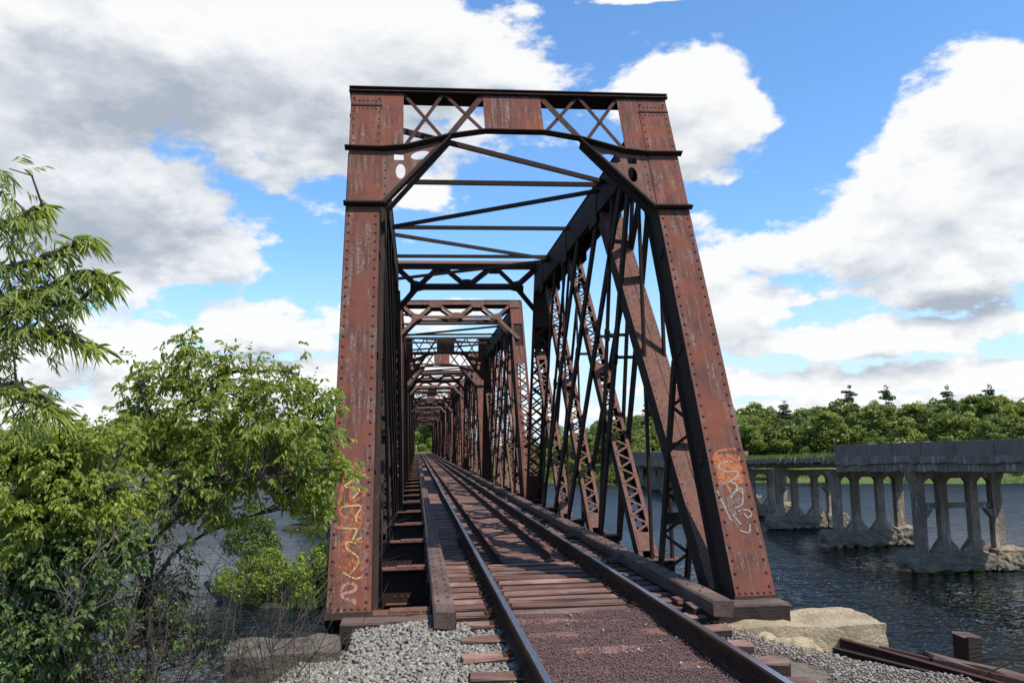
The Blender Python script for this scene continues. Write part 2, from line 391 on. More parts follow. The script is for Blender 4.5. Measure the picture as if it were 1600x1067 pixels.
def rand_rot(n):
    q = RNG.normal(size=(n, 4)); q /= np.linalg.norm(q, axis=1)[:, None]; w, x, y, z = q.T
    return np.stack([1-2*(y*y+z*z), 2*(x*y-z*w), 2*(x*z+y*w), 2*(x*y+z*w), 1-2*(x*x+z*z), 2*(y*z-x*w), 2*(x*z-y*w), 2*(y*z+x*w), 1-2*(x*x+y*y)], 1).reshape(n, 3, 3)
def scatter_rocks(name, m, pts, r0, r1, jag=.35, flat=.7):
    v, f = ico_arrays(); n = len(pts); nv = 12
    if jag > .3:
        v = np.array([(-1, -1, -1), (1, -1, -1), (1, 1, -1), (-1, 1, -1), (-1, -1, 1), (1, -1, 1), (1, 1, 1), (-1, 1, 1)])*.62; nv = 8
        f = np.array([(0, 3, 2), (0, 2, 1), (4, 5, 6), (4, 6, 7), (0, 1, 5), (0, 5, 4), (1, 2, 6), (1, 6, 5), (2, 3, 7), (2, 7, 6), (3, 0, 4), (3, 4, 7)])
    vv = v[None]*(1+RNG.uniform(-jag, jag, (n, nv, 3))); vv = vv*RNG.uniform(.6, 1.25, (n, 1, 3))
    vv = np.einsum('nij,nkj->nki', rand_rot(n), vv)*RNG.uniform(r0, r1, (n, 1, 1)); vv[..., 2] *= flat
    vv += pts[:, None, :]
    ff = f[None]+(np.arange(n)*nv)[:, None, None]
    return npmesh(name, vv.reshape(-1, 3), ff.reshape(-1, 3), m)

# ------------------------------------------------------------------ the setting: water, banks
WZ = -3.6
def grid_sheet(name, m, x0, x1, nx, y0, y1, ny, fn, smooth=True):
    xs = np.linspace(x0, x1, nx); ys = np.linspace(y0, y1, ny); X, Y = np.meshgrid(xs, ys)
    Z = np.vectorize(fn)(X, Y); v = np.stack([X, Y, Z], -1).reshape(-1, 3)
    i = np.arange(nx*ny).reshape(ny, nx); f = np.stack([i[:-1, :-1], i[:-1, 1:], i[1:, 1:], i[1:, :-1]], -1).reshape(-1, 4)
    o = link(name, npmesh(name, v, f, m, smooth)); return tag(o, kind='structure')
mb = MB(); mb.add([(-3000, -1500, WZ), (3000, -1500, WZ), (3000, 3500, WZ), (-3000, 3500, WZ)], [(0, 1, 2, 3)])
tag(mb.build('water', 'water'), kind='structure')
def sst(a, b, x):
    t = min(1, max(0, (x-a)/(b-a))); return t*t*(3-2*t)
def near_ground(x, y):
    z = -.27
    if x < -2.6: z -= max(0, (-2.6-x))*.62+max(0, (-3.4-x))*.5
    if x > 1.2: z -= .05*sst(1.2, 1.6, x)+max(0, x-1.5)*.26*sst(6.0, 8.2, y)+max(0, x-2.6)*.3+max(0, x-3.6)*.5
    z -= sst(8.95, 9.75, y+.12*fbm(x, y, 3, 3, 1.1))*5
    if y > 7.2 and x < -2.2: z -= (y-7.2)*.14
    z = max(z, -5.2)
    am = min(1, max(0, (abs(x)-2.3)*1.2))
    return z+fbm(x, y, 0, 5, 1.3)*.10*am+fbm(x, y, 5, 3, 6)*.012
grid_sheet('embankment', 'bank_soil', -16, 16, 257, -24, 11, 281, near_ground)
SHORE = [(-900, 520), (-300, 420), (-120, 270), (-60, 232), (-33, 206), (-12, 190), (-4, 183), (3, 183), (7, 150), (10, 122), (15.7, 106), (24.9, 100), (40.7, 99), (58.7, 85.4), (92, 74), (150, 52), (400, 20)]
def land_depth(x, y):
    best = 1e9
    for (ax, ay), (bx, by) in zip(SHORE, SHORE[1:]):
        dx, dy = bx-ax, by-ay; t = min(1, max(0, ((x-ax)*dx+(y-ay)*dy)/(dx*dx+dy*dy))); px, py = ax+dx*t, ay+dy*t
        d = math.hypot(x-px, y-py)
        if d < best: best = d; sgn = 1 if dx*(y-ay)-dy*(x-ax) > 0 else -1
    return best*sgn
def far_ground(x, y):
    d = land_depth(x, y)+fbm(x, y, 0, 3, .06)*3
    if d < 0: return max(-6, WZ+d*.4-.15)
    z = WZ-.1+min(d, 6)*.32+min(max(0, d-6), 60)*.022
    e = math.exp(-((x+.2)/6)**2)*sst(176, 188, y); z = z*(1-e)+(-.45)*e     # the railway's fill behind the far abutment
    return z+fbm(x, y, 2, 3, .2)*.25
grid_sheet('far_bank', 'far_bank_grass', -420, 320, 186, 40, 640, 151, far_ground)

# ------------------------------------------------------------------ truss spans
TH = R(25.04); CX = -.19; LSP = 17.3; PITCH = 17.62; Y0 = 8.83; NSP = 10; HW = 2.303; PW = .433; TL = 7.5
def holed_plate(mb, outer, holes, y0, th):
    cu = bpy.data.curves.new('tmp', 'CURVE'); cu.dimensions = '2D'; cu.fill_mode = 'BOTH'; cu.extrude = th/2
    for pts in [outer]+holes:
        sp = cu.splines.new('POLY'); sp.points.add(len(pts)-1); sp.use_cyclic_u = True
        for p, q in zip(sp.points, pts): p.co = (q[0], q[1], 0, 1)
    ob = bpy.data.objects.new('tmp', cu); me = ob.to_mesh()
    vs = [(v.co.x, y0+v.co.z, v.co.y) for v in me.vertices]; fs = [tuple(p.vertices)[::-1] for p in me.polygons]
    mb.add(vs, fs); ob.to_mesh_clear(); bpy.data.objects.remove(ob); bpy.data.curves.remove(cu)
def ell(cx, cz, rx, rz, n=14, rot=0):
    out = []
    for i in range(n):
        t = 2*math.pi*i/n; x, z = rx*math.cos(t), rz*math.sin(t); out.append((cx+x*math.cos(rot)-z*math.sin(rot), cz+x*math.sin(rot)+z*math.cos(rot)))
    return out
def angle_bar(mb, p, q, w=.08, t=.014, out=-1):
    """an L section along p-q on the face y'=p.y: one leg flat, one standing out by w"""
    p = Vector(p); q = Vector(q); d = (q-p).normalized(); n = Vector((0, out, 0)); up = d.cross(n).normalized()
    if up.z < 0: up = -up
    a = p+n*(w/2); b = q+n*(w/2); mb.beam(a+up*t/2, b+up*t/2, t, w, up)
    mb.beam(p+up*w/2+n*t/2, q+up*w/2+n*t/2, w, t, up)
def end_post(style, sgn, name='end_post'):
    """local frame: x across the bridge, y' inwards, z' up the post; sgn -1 left / +1 right"""
    mb = MB(); xo = sgn*HW; xi = sgn*(HW-PW); a, b = sorted((xo, xi)); D = .42
    mb.cur = 1
    mb.box(a+.004, a+.022, .004, D, 0, TL-.15); mb.box(b-.022, b-.004, .004, D, 0, TL-.15)
    for x in (a, b):                                        # angles along the inner edge of the webs
        s_ = 1 if x == a else -1
        mb.box(min(x, x+s_*-.05), max(x, x+s_*-.05), D-.012, D+.002, 0, TL-.9)
    n = int(TL/.55)
    for i in range(n):                                      # lacing on the inner face
        z0, z1 = i*.55+.1, i*.55+.65
        if z1 > 6: break
        mb.beam((a+.03, D+.006, z0), (b-.03, D+.006, (z0+z1)/2), .05, .01, (0, 0, 1)); mb.beam((b-.03, D+.006, (z0+z1)/2), (a+.03, D+.006, z1), .05, .01, (0, 0, 1))
    for z in (1.6, 3.1, 4.6): mb.box(b-.03, b+.012, .12, .3, z, z+.09) if sgn < 0 else mb.box(a-.012, a+.03, .12, .3, z, z+.09)
    mb.cur = 0
    if style == 'plate':
        mb.box(a, b, -.014, 0, .02, TL-.14)
        mb.cur = 2
        for x in (a+.045, b-.045):
            z = .12
            while z < TL-.5: mb.rivet((x, -.014, z), (0, -1, 0), .0185, .017); z += .142
        for i in range(6): mb.rivet((a+.05+i*(PW-.1)/5, -.014, .055), (0, -1, 0), .017, .014)
        mb.cur = 1; mb.box(a-.02, b+.02, -.03, D+.1, -.05, .02)      # shoe plate
    else:
        for za, zb in ((0, .75), (4.75, 5.45), (6.35, 7.3)):
            mb.box(a, b, -.012, 0, za, zb)
        mb.cur = 1; mb.box(a+.02, b-.02, D+.012, D+.022, 5.55, 7.3); mb.box(a+.02, b-.02, .03, .042, 5.45, 6.4); mb.cur = 0
        for x in (a, b): mb.box(min(x, x+(.07 if x == a else -.07)), max(x, x+(.07 if x == a else -.07)), -.01, .002, 0, TL-.2)
        z = .75
        while z < 4.6:
            for yy, sg in ((-.004, 1), (-.011, -1)):
                mb.beam((a+.04, yy, z if sg > 0 else z+.32), (b-.04, yy, z+.32 if sg > 0 else z), .05, .007, (0, 0, 1))
            z += .32
        mb.cur = 2; z = .1
        while z < 7: 
            for x in (a+.035, b-.035): mb.rivet((x, -.012, z), (0, -1, 0), .014, .01)
            z += .16
        mb.cur = 1; mb.box(a-.02, b+.02, -.03, D+.1, -.05, .02)
    return mb.build(name, ['rust_paint', 'rust_dark_shade', 'rivet_steel'], mesh_only=True)
def portal_plate():
    """plate portal with an arched lower chord, crossed lattice bars, a solid centre plate and holed knee plates"""
    out = []
    mb = MB(); W = HW
    pl = lambda x0, x1, z0, z1, y=-.017: mb.box(x0, x1, y-.010, y, z0, z1)
    for s_ in (-1, 1):
        q = lambda x: s_*x
        o_ = [(q(W), 6.27), (q(W-.74), 6.27+.06), (q(W-.74), 7.36), (q(W), 7.36)]
        mb.prism([(x, -.030, z) for x, z in (o_ if s_ > 0 else o_[::-1])][::-1], (0, .012, 0))
        mb.box(*sorted((q(W-.005), q(W-.44))), -.040, -.031, 6.30, 7.12)   # doubled plate
        mb.box(*sorted((q(W-.005), q(W-.44))), -.038, -.031, 5.33, 6.24)
    mb.prism([(-.42, -.018, 7.36), (-.42, -.018, 6.64), (.42, -.018, 6.64), (.42, -.018, 7.36)], (0, -.012, 0))
    mb.cur = 1
    for s_ in (-1, 1):
        q = lambda x: s_*x
        holes = [ell(q(1.53), 6.06, .085, .10), [(q(1.66), 6.10), (q(1.52), 6.235), (q(1.66), 6.235)][::1], ell(q(1.29), 6.23, .15, .065, rot=s_*-.25)]
        holes = [ell(q(1.60), 5.86, .065, .14), [(q(1.69), 6.06), (q(1.56), 6.06), (q(1.56), 6.16), (q(1.69), 6.17)], ell(q(1.33), 6.16, .14, .08, rot=s_*-.35)]
        outer = [(q(W-.43), 5.30), (q(W-.30), 5.30), (q(.93), 6.52), (q(1.5), 6.34), (q(W-.43), 6.27)]
        outer = [(q(W-.25), 5.28), (q(W-.52), 5.28), (q(.96), 6.50), (q(1.5), 6.36), (q(W-.25), 6.27)]
        holed_plate(mb, outer, holes, -.022, .01)
    mb.cur = 3
    for s_ in (-1, 1):
        for z in [5.45+i*.14 for i in range(6)]: mb.rivet((s_*(W-.5), -.027, z), (0, -1, 0), .015, .012)
        for z in [6.4+i*.14 for i in range(7)]:
            mb.rivet((s_*(W-.40), -.040, z), (0, -1, 0), .016, .013); mb.rivet((s_*(W-.05), -.040, z), (0, -1, 0), .016, .013)
        for i in range(7): mb.rivet((s_*(W-.06-i*.06), -.040, 7.02), (0, -1, 0), .015, .012); mb.rivet((s_*(W-.06-i*.06), -.031, 7.19), (0, -1, 0), .015, .012)
    mb.cur = 2
    for s_ in (-1, 1):
        q = lambda x: s_*x
        mb.box(*sorted((q(W-.005), q(W-.44))), -.052, -.041, 7.07, 7.10)
        pts = [(q(W+.05), 6.27), (q(W-.43), 6.26), (q(W-.8), 6.31), (q(.93), 6.52), (q(.42), 6.63)]
        for (a, b), (c, d) in zip(pts, pts[1:]): angle_bar(mb, (a, -.028, b-.05), (c, -.028, d-.05), .10, .016)
        angle_bar(mb, (q(W+.03), -.028, 5.235), (q(W-.52), -.028, 5.235), .09, .016)
        angle_bar(mb, (q(W-.50), -.028, 5.22), (q(.90), -.028, 6.47), .09, .016)
        mb.beam((q(W-.53), .04, 5.22), (q(.93), .04, 6.47), .012, .13, (0, 0, 1))
    angle_bar(mb, (-.43, -.028, 6.58), (.43, -.028, 6.58), .10, .016)
    angle_bar(mb, (-W-.03, -.028, 7.345), (W+.03, -.028, 7.36), .055, .016)
    mb.box(-W-.03, W+.03, -.085, .25, 7.42, 7.435)
    out.append(mb.build('portal_strut', ['rust_paint', 'rust_bright', 'rust_dark_shade', 'rivet_steel'], mesh_only=True))
    for s_ in (-1, 1):
        lb = MB()
        for x0, x1, wa, wb in ((1.56, 1.00, .05, .05), (.96, .42, .05, .085)):
            def zl(x): return 6.30+(1.56-x)/.63*.2 if x > .93 else 6.52+(.93-x)/.51*.11
            lb.beam((s_*x0, -.008, 7.36), (s_*x1, -.008, zl(x1)), wa, .012, (0, 0, 1)); lb.beam((s_*x1, -.021, 7.36), (s_*x0, -.021, zl(x0)), wb, .012, (0, 0, 1))
            lb.rivet((s_*(x0+x1)/2, -.027, (7.36+zl((x0+x1)/2))/2), (0, -1, 0), .014, .01)
        out.append(lb.build('lattice_bar', ['rust_mid'], mesh_only=True))
    return out
def portal_open():
    """open portal: two struts, a zigzag of angles and knees, with gusset plates"""
    mb = MB(); W = HW-.2
    zt, zb = 7.22, 6.62
    for y in (-.02, .22):
        mb.cur = 0 if y < 0 else 1
        mb.beam((-W, y, zt), (W, y, zt), .17, .03, (0, 0, 1)); mb.beam((-W+.55, y, zb), (W-.55, y, zb), .12, .025, (0, 0, 1))
        xs = [-W+.12, -1.35, -.72, 0., .72, 1.35, W-.12]
        zz = [zt, zb, zt, zb, zt, zb, zt]
        for a, b, c, d in zip(xs, xs[1:], zz, zz[1:]): mb.beam((a, y+.006, c), (b, y+.006, d), .10, .02, (0, 0, 1))
        for s_ in (-1, 1): mb.beam((s_*1.35, y-.006, zb), (s_*(W), y-.006, 5.72), .12, .03, (0, 0, 1))
        for x in (-.72, .72): mb.prism([(x-.22, y-.018, zt+.08), (x-.22, y-.018, zt-.10), (x-.12, y-.018, zt-.21), (x+.12, y-.018, zt-.21), (x+.22, y-.018, zt-.10), (x+.22, y-.018, zt+.08)], (0, -.008, 0))
        mb.prism([(-.2, y-.018, zb-.05), (.2, y-.018, zb-.05), (.2, y-.018, zb+.06), (.1, y-.018, zb+.18), (-.1, y-.018, zb+.18), (-.2, y-.018, zb+.06)], (0, -.008, 0))
        for s_ in (-1, 1):
            mb.prism([(s_*(1.35-.2), y-.019, zb-.06), (s_*(1.35+.22), y-.019, zb-.16), (s_*(1.35+.16), y-.019, zb+.16), (s_*1.25, y-.019, zb+.10)][::s_], (0, -.008, 0))
            mb.prism([(s_*(W-.25), y-.021, zt+.07), (s_*(W-.25), y-.021, zt-.22), (s_*(W+.1), y-.021, zt-.22), (s_*(W+.1), y-.021, zt+.07)][::s_], (0, -.008, 0))
    mb.cur = 0; mb.box(-W-.15, W+.15, -.06, .26, 7.292, 7.315)
    return [mb.build('portal_strut', ['rust_bright', 'rust_dark_shade'], mesh_only=True)]
def laced_member(p0, p1, w, d, pitch, solid=False, x=0., m=('rust_bright', 'rust_dark_shade', 'rivet_steel')):
    """compression diagonal in the truss plane: two channels with zigzag lacing on the face towards -v/up"""
    mb = MB(); p0 = Vector((0, *p0)); p1 = Vector((0, *p1)); u = (p1-p0).normalized(); L = (p1-p0).length
    n = Vector((0, -u.z, u.y))            # points back towards the near end and up
    M = Matrix(((1, 0, 0), (0, n.y, u.y), (0, n.z, u.z)))   # local (x, out, along)
    def P(a, b, c): return p0+Vector((x, 0, 0))+M@Vector((a, b, c))
    def bx(x0, x1, b0, b1, c0, c1):
        mb.add([P(*q) for q in ((x0, b0, c0), (x1, b0, c0), (x1, b1, c0), (x0, b1, c0), (x0, b0, c1), (x1, b0, c1), (x1, b1, c1), (x0, b1, c1))], BOXF)
    mb.cur = 1
    for s_ in (-1, 1): bx(*sorted((s_*w/2, s_*(w/2-.014))), -d, -.002, 0, L)
    if solid:
        mb.cur = 0; bx(-w/2-.0, w/2+.0, 0, .012, 0, L); bx(-w/2, w/2, -d-.012, -d, 0, L)
        mb.cur = 2; c = .15
        while c < L:
            for s_ in (-1, 1): mb.rivet(P(s_*(w/2-.035), .012, c), n, .014, .011)
            c += .15
        mb.cur = 1; bx(.02, .026, .0125, .016, 0, L)
    else:
        for side, b in ((0, 0.), (1, -d)):
            mb.cur = 0 if side == 0 else 1
            for s_ in (-1, 1): bx(*sorted((s_*w/2, s_*(w/2-.062))), b, b+.01, 0, L)
            bx(-w/2+.03, w/2-.03, b+.0105, b+.018, .1, .45); bx(-w/2+.03, w/2-.03, b+.0105, b+.018, L-.45, L-.1)
            c = .45; s_ = 1
            while c+pitch < L-.45:
                mb.beam(P(-s_*(w/2-.03), b+.014+.004*s_, c), P(s_*(w/2-.03), b+.014+.004*s_, c+pitch), .038, .007, u); c += pitch; s_ = -s_
            k = L/2; bx(-w/2+.03, w/2-.03, b+.019, b+.024, k-.12, k+.12)
    return mb.build('diagonal', list(m), mesh_only=True)
def bars(p0, p1, xs, w=.045, h=.19, clamps=()):
    mb = MB(); p0 = Vector((0, *p0)); p1 = Vector((0, *p1)); u = (p1-p0).normalized()
    for i, x in enumerate(xs):
        o = Vector((x, 0, 0)); mb.beam(p0+o, p1+o, w, h, (1, 0, 0))
    for t in clamps:
        c = p0.lerp(p1, t); mb.beam(c-u*.09+Vector((min(xs), 0, 0)), c+u*.09+Vector((min(xs), 0, 0)), .06, .19, (1, 0, 0)); mb.beam(c+Vector((min(xs), 0, 0)), c+Vector((max(xs), 0, 0)), .05, .05, (0, 0, 1))
    return mb.build('tie_bar', ['rust_dark_shade'], mesh_only=True)
def chord_mesh(v0, v1, z0, z1, name, sgn):
    mb = MB(); w = PW/2
    mb.box(-w, -w+.02, v0, v1, z0, z1); mb.box(w-.02, w, v0, v1, z0, z1); 
    mb.box(-w-.02, w+.02, v0-.05, v1+.05, z1, z1+.014)
    for s_ in (-1, 1): mb.box(*sorted((s_*(w-.021), s_*(w-.09))), v0, v1, z0, z0+.014)
    v = v0+.2; k = 1
    while v+.3 < v1: mb.beam((-k*(w-.04), v, z0-.006), (k*(w-.04), v+.3, z0-.006), .05, .008, (0, 1, 0)); v += .3; k = -k
    v = v0+.1
    while v < v1:
        for s_ in (-1, 1): mb.rivet((s_*w, v, z0+.06), (s_, 0, 0), .014, .01); mb.rivet((s_*w, v, z1-.06), (s_, 0, 0), .014, .01)
        v += .3
    for vv in CHN:                                          # joint plates where the web members meet the chord
        for s_ in (-1, 1): mb.box(*sorted((s_*(w+.002), s_*(w+.014))), vv-.34, vv+.34, z0-.16, z1-.05)
    return mb.build(name, 'rust_dark_shade', mesh_only=True)
CHN = (3.75, 6.4, 9.6, 13.1); FBV = (3.45, 6.85, 10.2, 13.75)
def to_v(Y): return Y-Y0
SPAN_PARTS = {}
def span_parts():
    P = []
    for s_ in (-1, 1):
        xc = s_*(HW-PW/2)
        P.append(('top_chord', chord_mesh(3.05, LSP-3.05, 5.66, 6.2, 'top_chord', s_), (xc, 0, 0), None))
        mb = MB()
        for xx in (-.14, -.06, .06, .14): mb.box(xx-.015, xx+.015, .1, LSP-.1, -.72, -.52)
        P.append(('bottom_chord', mb.build('bottom_chord', 'rust_dark_shade', mesh_only=True), (xc, 0, 0), None))
    comp = [((.9, -.15), (6.2, 6.0), .37, .28, True), ((4.15, -.2), (9.9, 6.0), .30, .22, False), ((7.9, -.2), (13.2, 6.0), .30, .22, False), ((11.35, -.2), (15.1, 4.2), .28, .2, False)]
    tens = [((3.95, 6.1), (10.2, -.15)), ((3.6, 6.1), (6.82, -.2)), ((5.95, 5.9), (12.1, -.15)), ((7.8, 6.0), (13.95, -.1)), ((10.9, 6.0), (13.6, 1.8)), ((9.3, 6.0), (13.72, -.1)), ((4.9, 6.0), (6.9, -.2))]
    dm = [laced_member(a, b, w, d, .165, sol) for a, b, w, d, sol in comp]; dml = [laced_member(a, b, w, d, .165, sol, m=('rust_dark_shade', 'rust_dark_shade', 'rust_dark_shade')) for a, b, w, d, sol in comp]  # left truss copies are dark throughout, shade put into their colour
    tm = [bars(a, b, (-.175, .175), h=.19 if i < 4 else .11, clamps=(.5,) if i % 2 else (.42,)) for i, (a, b) in enumerate(tens)]
    vb = MB()
    for x in (-.15, .15): vb.box(x-.018, x+.018, 3.40, 3.49, -.5, 5.95)
    vb.box(-.15, .15, 3.41, 3.48, 1.9, 1.95); vm_ = vb.build('hanger', 'rust_dark_shade', mesh_only=True)
    vb = MB()
    for vv in (10.2,):
        for x in (-.15, .15): vb.box(x-.016, x+.016, vv-.04, vv+.04, -.5, 5.95)
    vm2 = vb.build('hanger', 'rust_mid', mesh_only=True)
    sb = MB()                                                # laced sub-strut from the end post down to the first floor beam
    A0, A1 = Vector((0, 1.85, 2.55)), Vector((0, 3.0, -.55))
    for x in (-.19, .19): sb.beam(A0+Vector((x, 0, 0)), A1+Vector((x, 0, 0)), .05, .12, (1, 0, 0))
    k = 1; n = 11
    for i in range(n):
        a = A0.lerp(A1, i/n); b = A0.lerp(A1, (i+1)/n); sb.beam(a+Vector((-k*.19, 0, 0)), b+Vector((k*.19, 0, 0)), .04, .02, (0, 0, 1)); k = -k
    for t, hh in ((.40, .22), (.66, .16)):
        c = A0.lerp(A1, t); sb.beam(c+Vector((-.22, 0, 0)), c+Vector((.22, 0, 0)), hh, .03, (0, 0, 1))
    sm = sb.build('sub_strut', 'rust_dark_shade', mesh_only=True)
    for s_ in (-1, 1):
        xc = s_*(HW-PW/2)
        for m in (dm if s_ > 0 else dml): P.append(('diagonal', m, (xc, 0, 0), None))
        for m in tm: P.append(('tie_bar', m, (xc, 0, 0), None))
        P.append(('hanger', vm_, (xc, 0, 0), None)); P.append(('hanger', vm2, (xc, 0, 0), None)); P.append(('sub_strut', sm, (xc, 0, 0), None))
    fb = MB(); W = HW-.46                                    # floor beam: plate girder, deeper at its ends
    fb.cur = 1; fb.box(-W, W, -.006, .006, -1.0, -.42); fb.cur = 0
    fb.box(-1.25, 1.25, -.13, .13, -.42, -.405)
    fb.box(-HW+.03, HW-.03, -.13, .13, -1.02, -1.0)
    fb.cur = 1
    for s_ in (-1, 1): fb.box(*sorted((s_*1.29, s_*(HW-.03))), -.007, .007, -1.0, -.15)
    fb.cur = 0
    for s_ in (-1, 1):
        fb.box(*sorted((s_*1.29, s_*(HW+.02))), -.14, .14, -.15, -.132); fb.box(*sorted((s_*1.29, s_*(W-.15))), -.11, .11, -.132, -.11)
        fb.box(*sorted((s_*1.5, s_*(W))), -.1, -.007, -.62, -.605)
        for i in range(5):
            for zz in (-.25, -.9, -.52): fb.rivet((s_*(1.36+i*.09), -.007, zz), (0, -1, 0), .014, .012)
    fbm_ = fb.build('floor_beam', ['rust_bright', 'rust_dark_shade'], mesh_only=True)
    for v in FBV: P.append(('floor_beam', fbm_, (0, v, 0), None))
    P.append(('floor_beam', fbm_, (0, .25, 0), None)); P.append(('floor_beam', fbm_, (0, LSP-.25, 0), None))
    st = MB(); st.box(-.006, .006, .1, LSP-.1, -.95, -.415); st.box(-.12, .12, .1, LSP-.1, -.404, -.392); st.box(-.12, .12, .1, LSP-.1, -.965, -.95)
    sm2 = st.build('stringer', 'rust_dark_shade', mesh_only=True)
    for x in (-.75, .75): P.append(('stringer', sm2, (x+.19, 0, 0), None))
    tb = MB(); XI = HW-PW
    TVS = (5.7, 8.83, 11.6)
    tb.beam((-XI, 0, 6.08), (XI, 0, 6.08), .07, .06, (0, 0, 1)); tb.beam((-XI, .02, 6.117), (XI, .02, 6.117), .012, .09, (0, 0, 1)); tbm = tb.build('top_strut', 'rust_dark_shade', mesh_only=True)
    for v in TVS: P.append(('top_strut', tbm, (0, v, 0), None))
    for (xa, va), (xb, vb_) in (((-XI, 2.9), (XI, 5.35)), ((XI, 5.85), (-XI, 8.55)), ((-XI, 9.2), (XI, 11.6)), ((XI, 11.75), (-XI, 14.1))):
        lb = MB(); lb.beam((xa, va, 6.02), (xb, vb_, 6.02), .075, .05, (0, 0, 1))
        P.append(('lateral_brace', lb.build('lateral_brace', 'rust_dark_shade', mesh_only=True), (0, 0, 0), None))
    return P
def build_spans():
    parts = span_parts()
    pp = portal_plate(); po = portal_open()
    ep = {k: (end_post(k, -1), end_post(k, 1)) for k in ('plate', 'laced')}
    labels = {0: 'rusty steel truss span nearest the viewer, with graffiti on its tall plated end posts',
              1: 'second rusty truss span, seen through the first, with laced end posts and open zigzag portal'}
    for k in range(NSP):
        near, far = ('plate', 'laced') if k % 2 == 0 else ('laced', 'plate')
        lb = labels.get(k, '%s rusty truss span counted from the viewer, deeper in the tunnel of portals' % ('', '', 'third', 'fourth', 'fifth', 'sixth', 'seventh', 'eighth', 'ninth', 'tenth')[k])
        root = empty('truss_bridge_span', (CX, Y0+PITCH*k, -.95), lb, 'bridge span', 'truss spans of the railway bridge')
        def put(name, me, loc, rot=None):
            o = link(name, me, root); o.location = (loc[0], loc[1], loc[2]+.95)
            if rot: o.rotation_euler = rot
            return o
        for name, me, loc, rot in parts: put(name, me, loc, rot)
        for style, loc, rz in ((near, (0, 0, -.1), 0), (far, (0, LSP, -.1), math.pi)):
            for me in ep[style]: 
                o = put('end_post', me, loc, (-TH, 0, rz))
                if k == 0 and rz == 0:
                    o['label'] = 'left end post with orange and yellow scrawl down its lower half' if me is ep[style][0] else 'right end post with an orange patch and white script'
                    graffiti(o, me is ep[style][0])
            for me in (pp if style == 'plate' else po): put(me.name.split('.')[0], me, loc, (-TH, 0, rz))
def ribbon(mb, pts, w, y, n=5):
    """spray line: a flat ribbon through the points, rounded by subdivision"""
    P = [Vector(p) for p in pts]; Q = []
    for i in range(len(P)-1):
        p0, p1, p2, p3 = P[max(i-1, 0)], P[i], P[i+1], P[min(i+2, len(P)-1)]
        for j in range(n):
            t = j/n; Q.append(.5*((2*p1)+(-p0+p2)*t+(2*p0-5*p1+4*p2-p3)*t*t+(-p0+3*p1-3*p2+p3)*t**3))
    Q.append(P[-1]); vs = []
    for i, q in enumerate(Q):
        d = (Q[min(i+1, len(Q)-1)]-Q[max(i-1, 0)]).normalized(); nrm = Vector((-d.y, d.x))*w/2
        vs += [(q.x+nrm.x, y, q.y+nrm.y), (q.x-nrm.x, y, q.y-nrm.y)]
    mb.add(vs, [(2*i, 2*i+1, 2*i+3, 2*i+2) for i in range(len(Q)-1)])
def graffiti(post, left):
    # u: 0..1 across the plate from its left edge; t: metres up the post
    x0 = -HW if left else HW-PW
    U = lambda L: [(x0+u*PW, t*.655+.03 if left else .70+(t-.70)*.64) for u, t in L]
    if left:
        a = MB()
        for L in ([(.35, 2.35), (.2, 1.75), (.3, 1.35)], [(.55, 2.45), (.45, 1.9), (.5, 1.5), (.42, .98), (.52, .62)], [(.2, 1.46), (.5, 1.5), (.85, 1.42), (.5, 1.36)], [(.15, 1.32), (.8, 1.3)],
                  [(.25, 1.04), (.5, 1.1), (.9, 1.04), (.6, .98), (.3, .74)], [(.15, .72), (.45, .66), (.8, .74)], [(.75, 2.3), (.4, 2.0), (.8, 1.9), (.45, 1.72)], [(.3, 1.7), (.75, 1.66), (.7, 1.5)], [(.3, .95), (.6, .75), (.8, .6)]):
            ribbon(a, U(L), .036, -.0165)
        o = a.build('graffiti', 'spray_orange', post)
        b = MB()
        for L in ([(.8, 2.22), (.3, 2.02), (.66, 1.96), (.5, 1.8)], [(.25, 1.66), (.7, 1.67), (.6, 1.5), (.62, 1.4)], [(.3, 1.30), (.62, 1.28), (.55, 1.12), (.75, 1.14)],
                  [(.62, 1.05), (.42, 1.08), (.4, .98), (.66, .84), (.68, .72), (.5, .56)], [(.34, .6), (.6, .5), (.8, .52)]):
            ribbon(b, U(L), .019, -.0185)
        b.build('graffiti', 'spray_yellow', post)
        c = MB(); ribbon(c, U([(.36, .27), (.6, .31), (.64, .38), (.5, .43), (.34, .36), (.34, .24), (.5, .17), (.62, .17), (.62, .10)]), .032, -.0175)
        c.build('graffiti', 'spray_pink', post)
    else:
        a = MB()
        for i in range(9): ribbon(a, U([(.14+.02*(i % 2), 2.06-i*.055), (.5, 2.10-i*.06), (.86-.03*(i % 3), 2.04-i*.05)]), .07, -.0160-.0002*i, 4)
        for L in ([(.1, 2.0), (.3, 2.2), (.8, 2.24)], [(.55, 1.6), (.7, 1.4)], [(.3, 1.66), (.45, 1.35)]): ribbon(a, U(L), .03, -.0185)
        a.build('graffiti', 'spray_orange', post)
        b = MB()
        for L in ([(.52, 2.0), (.24, 1.94), (.34, 1.82), (.72, 1.80), (.6, 1.68), (.18, 1.56)], [(.18, 1.56), (.44, 1.62), (.62, 1.54), (.5, 1.42), (.38, 1.32)], [(.42, 1.36), (.72, 1.5), (.66, 1.22), (.44, 1.14)],
                  [(.06, 1.46), (.24, .98), (.3, .92)], [(.5, 1.08), (.74, 1.10), (.84, 1.02), (.72, .96), (.64, 1.04)], [(.34, 1.02), (.5, .84)], [(.44, .74), (.66, .7), (.74, .84)]):
            ribbon(b, U(L), .015, -.0205)
        b.build('graffiti', 'spray_white', post)
build_spans()

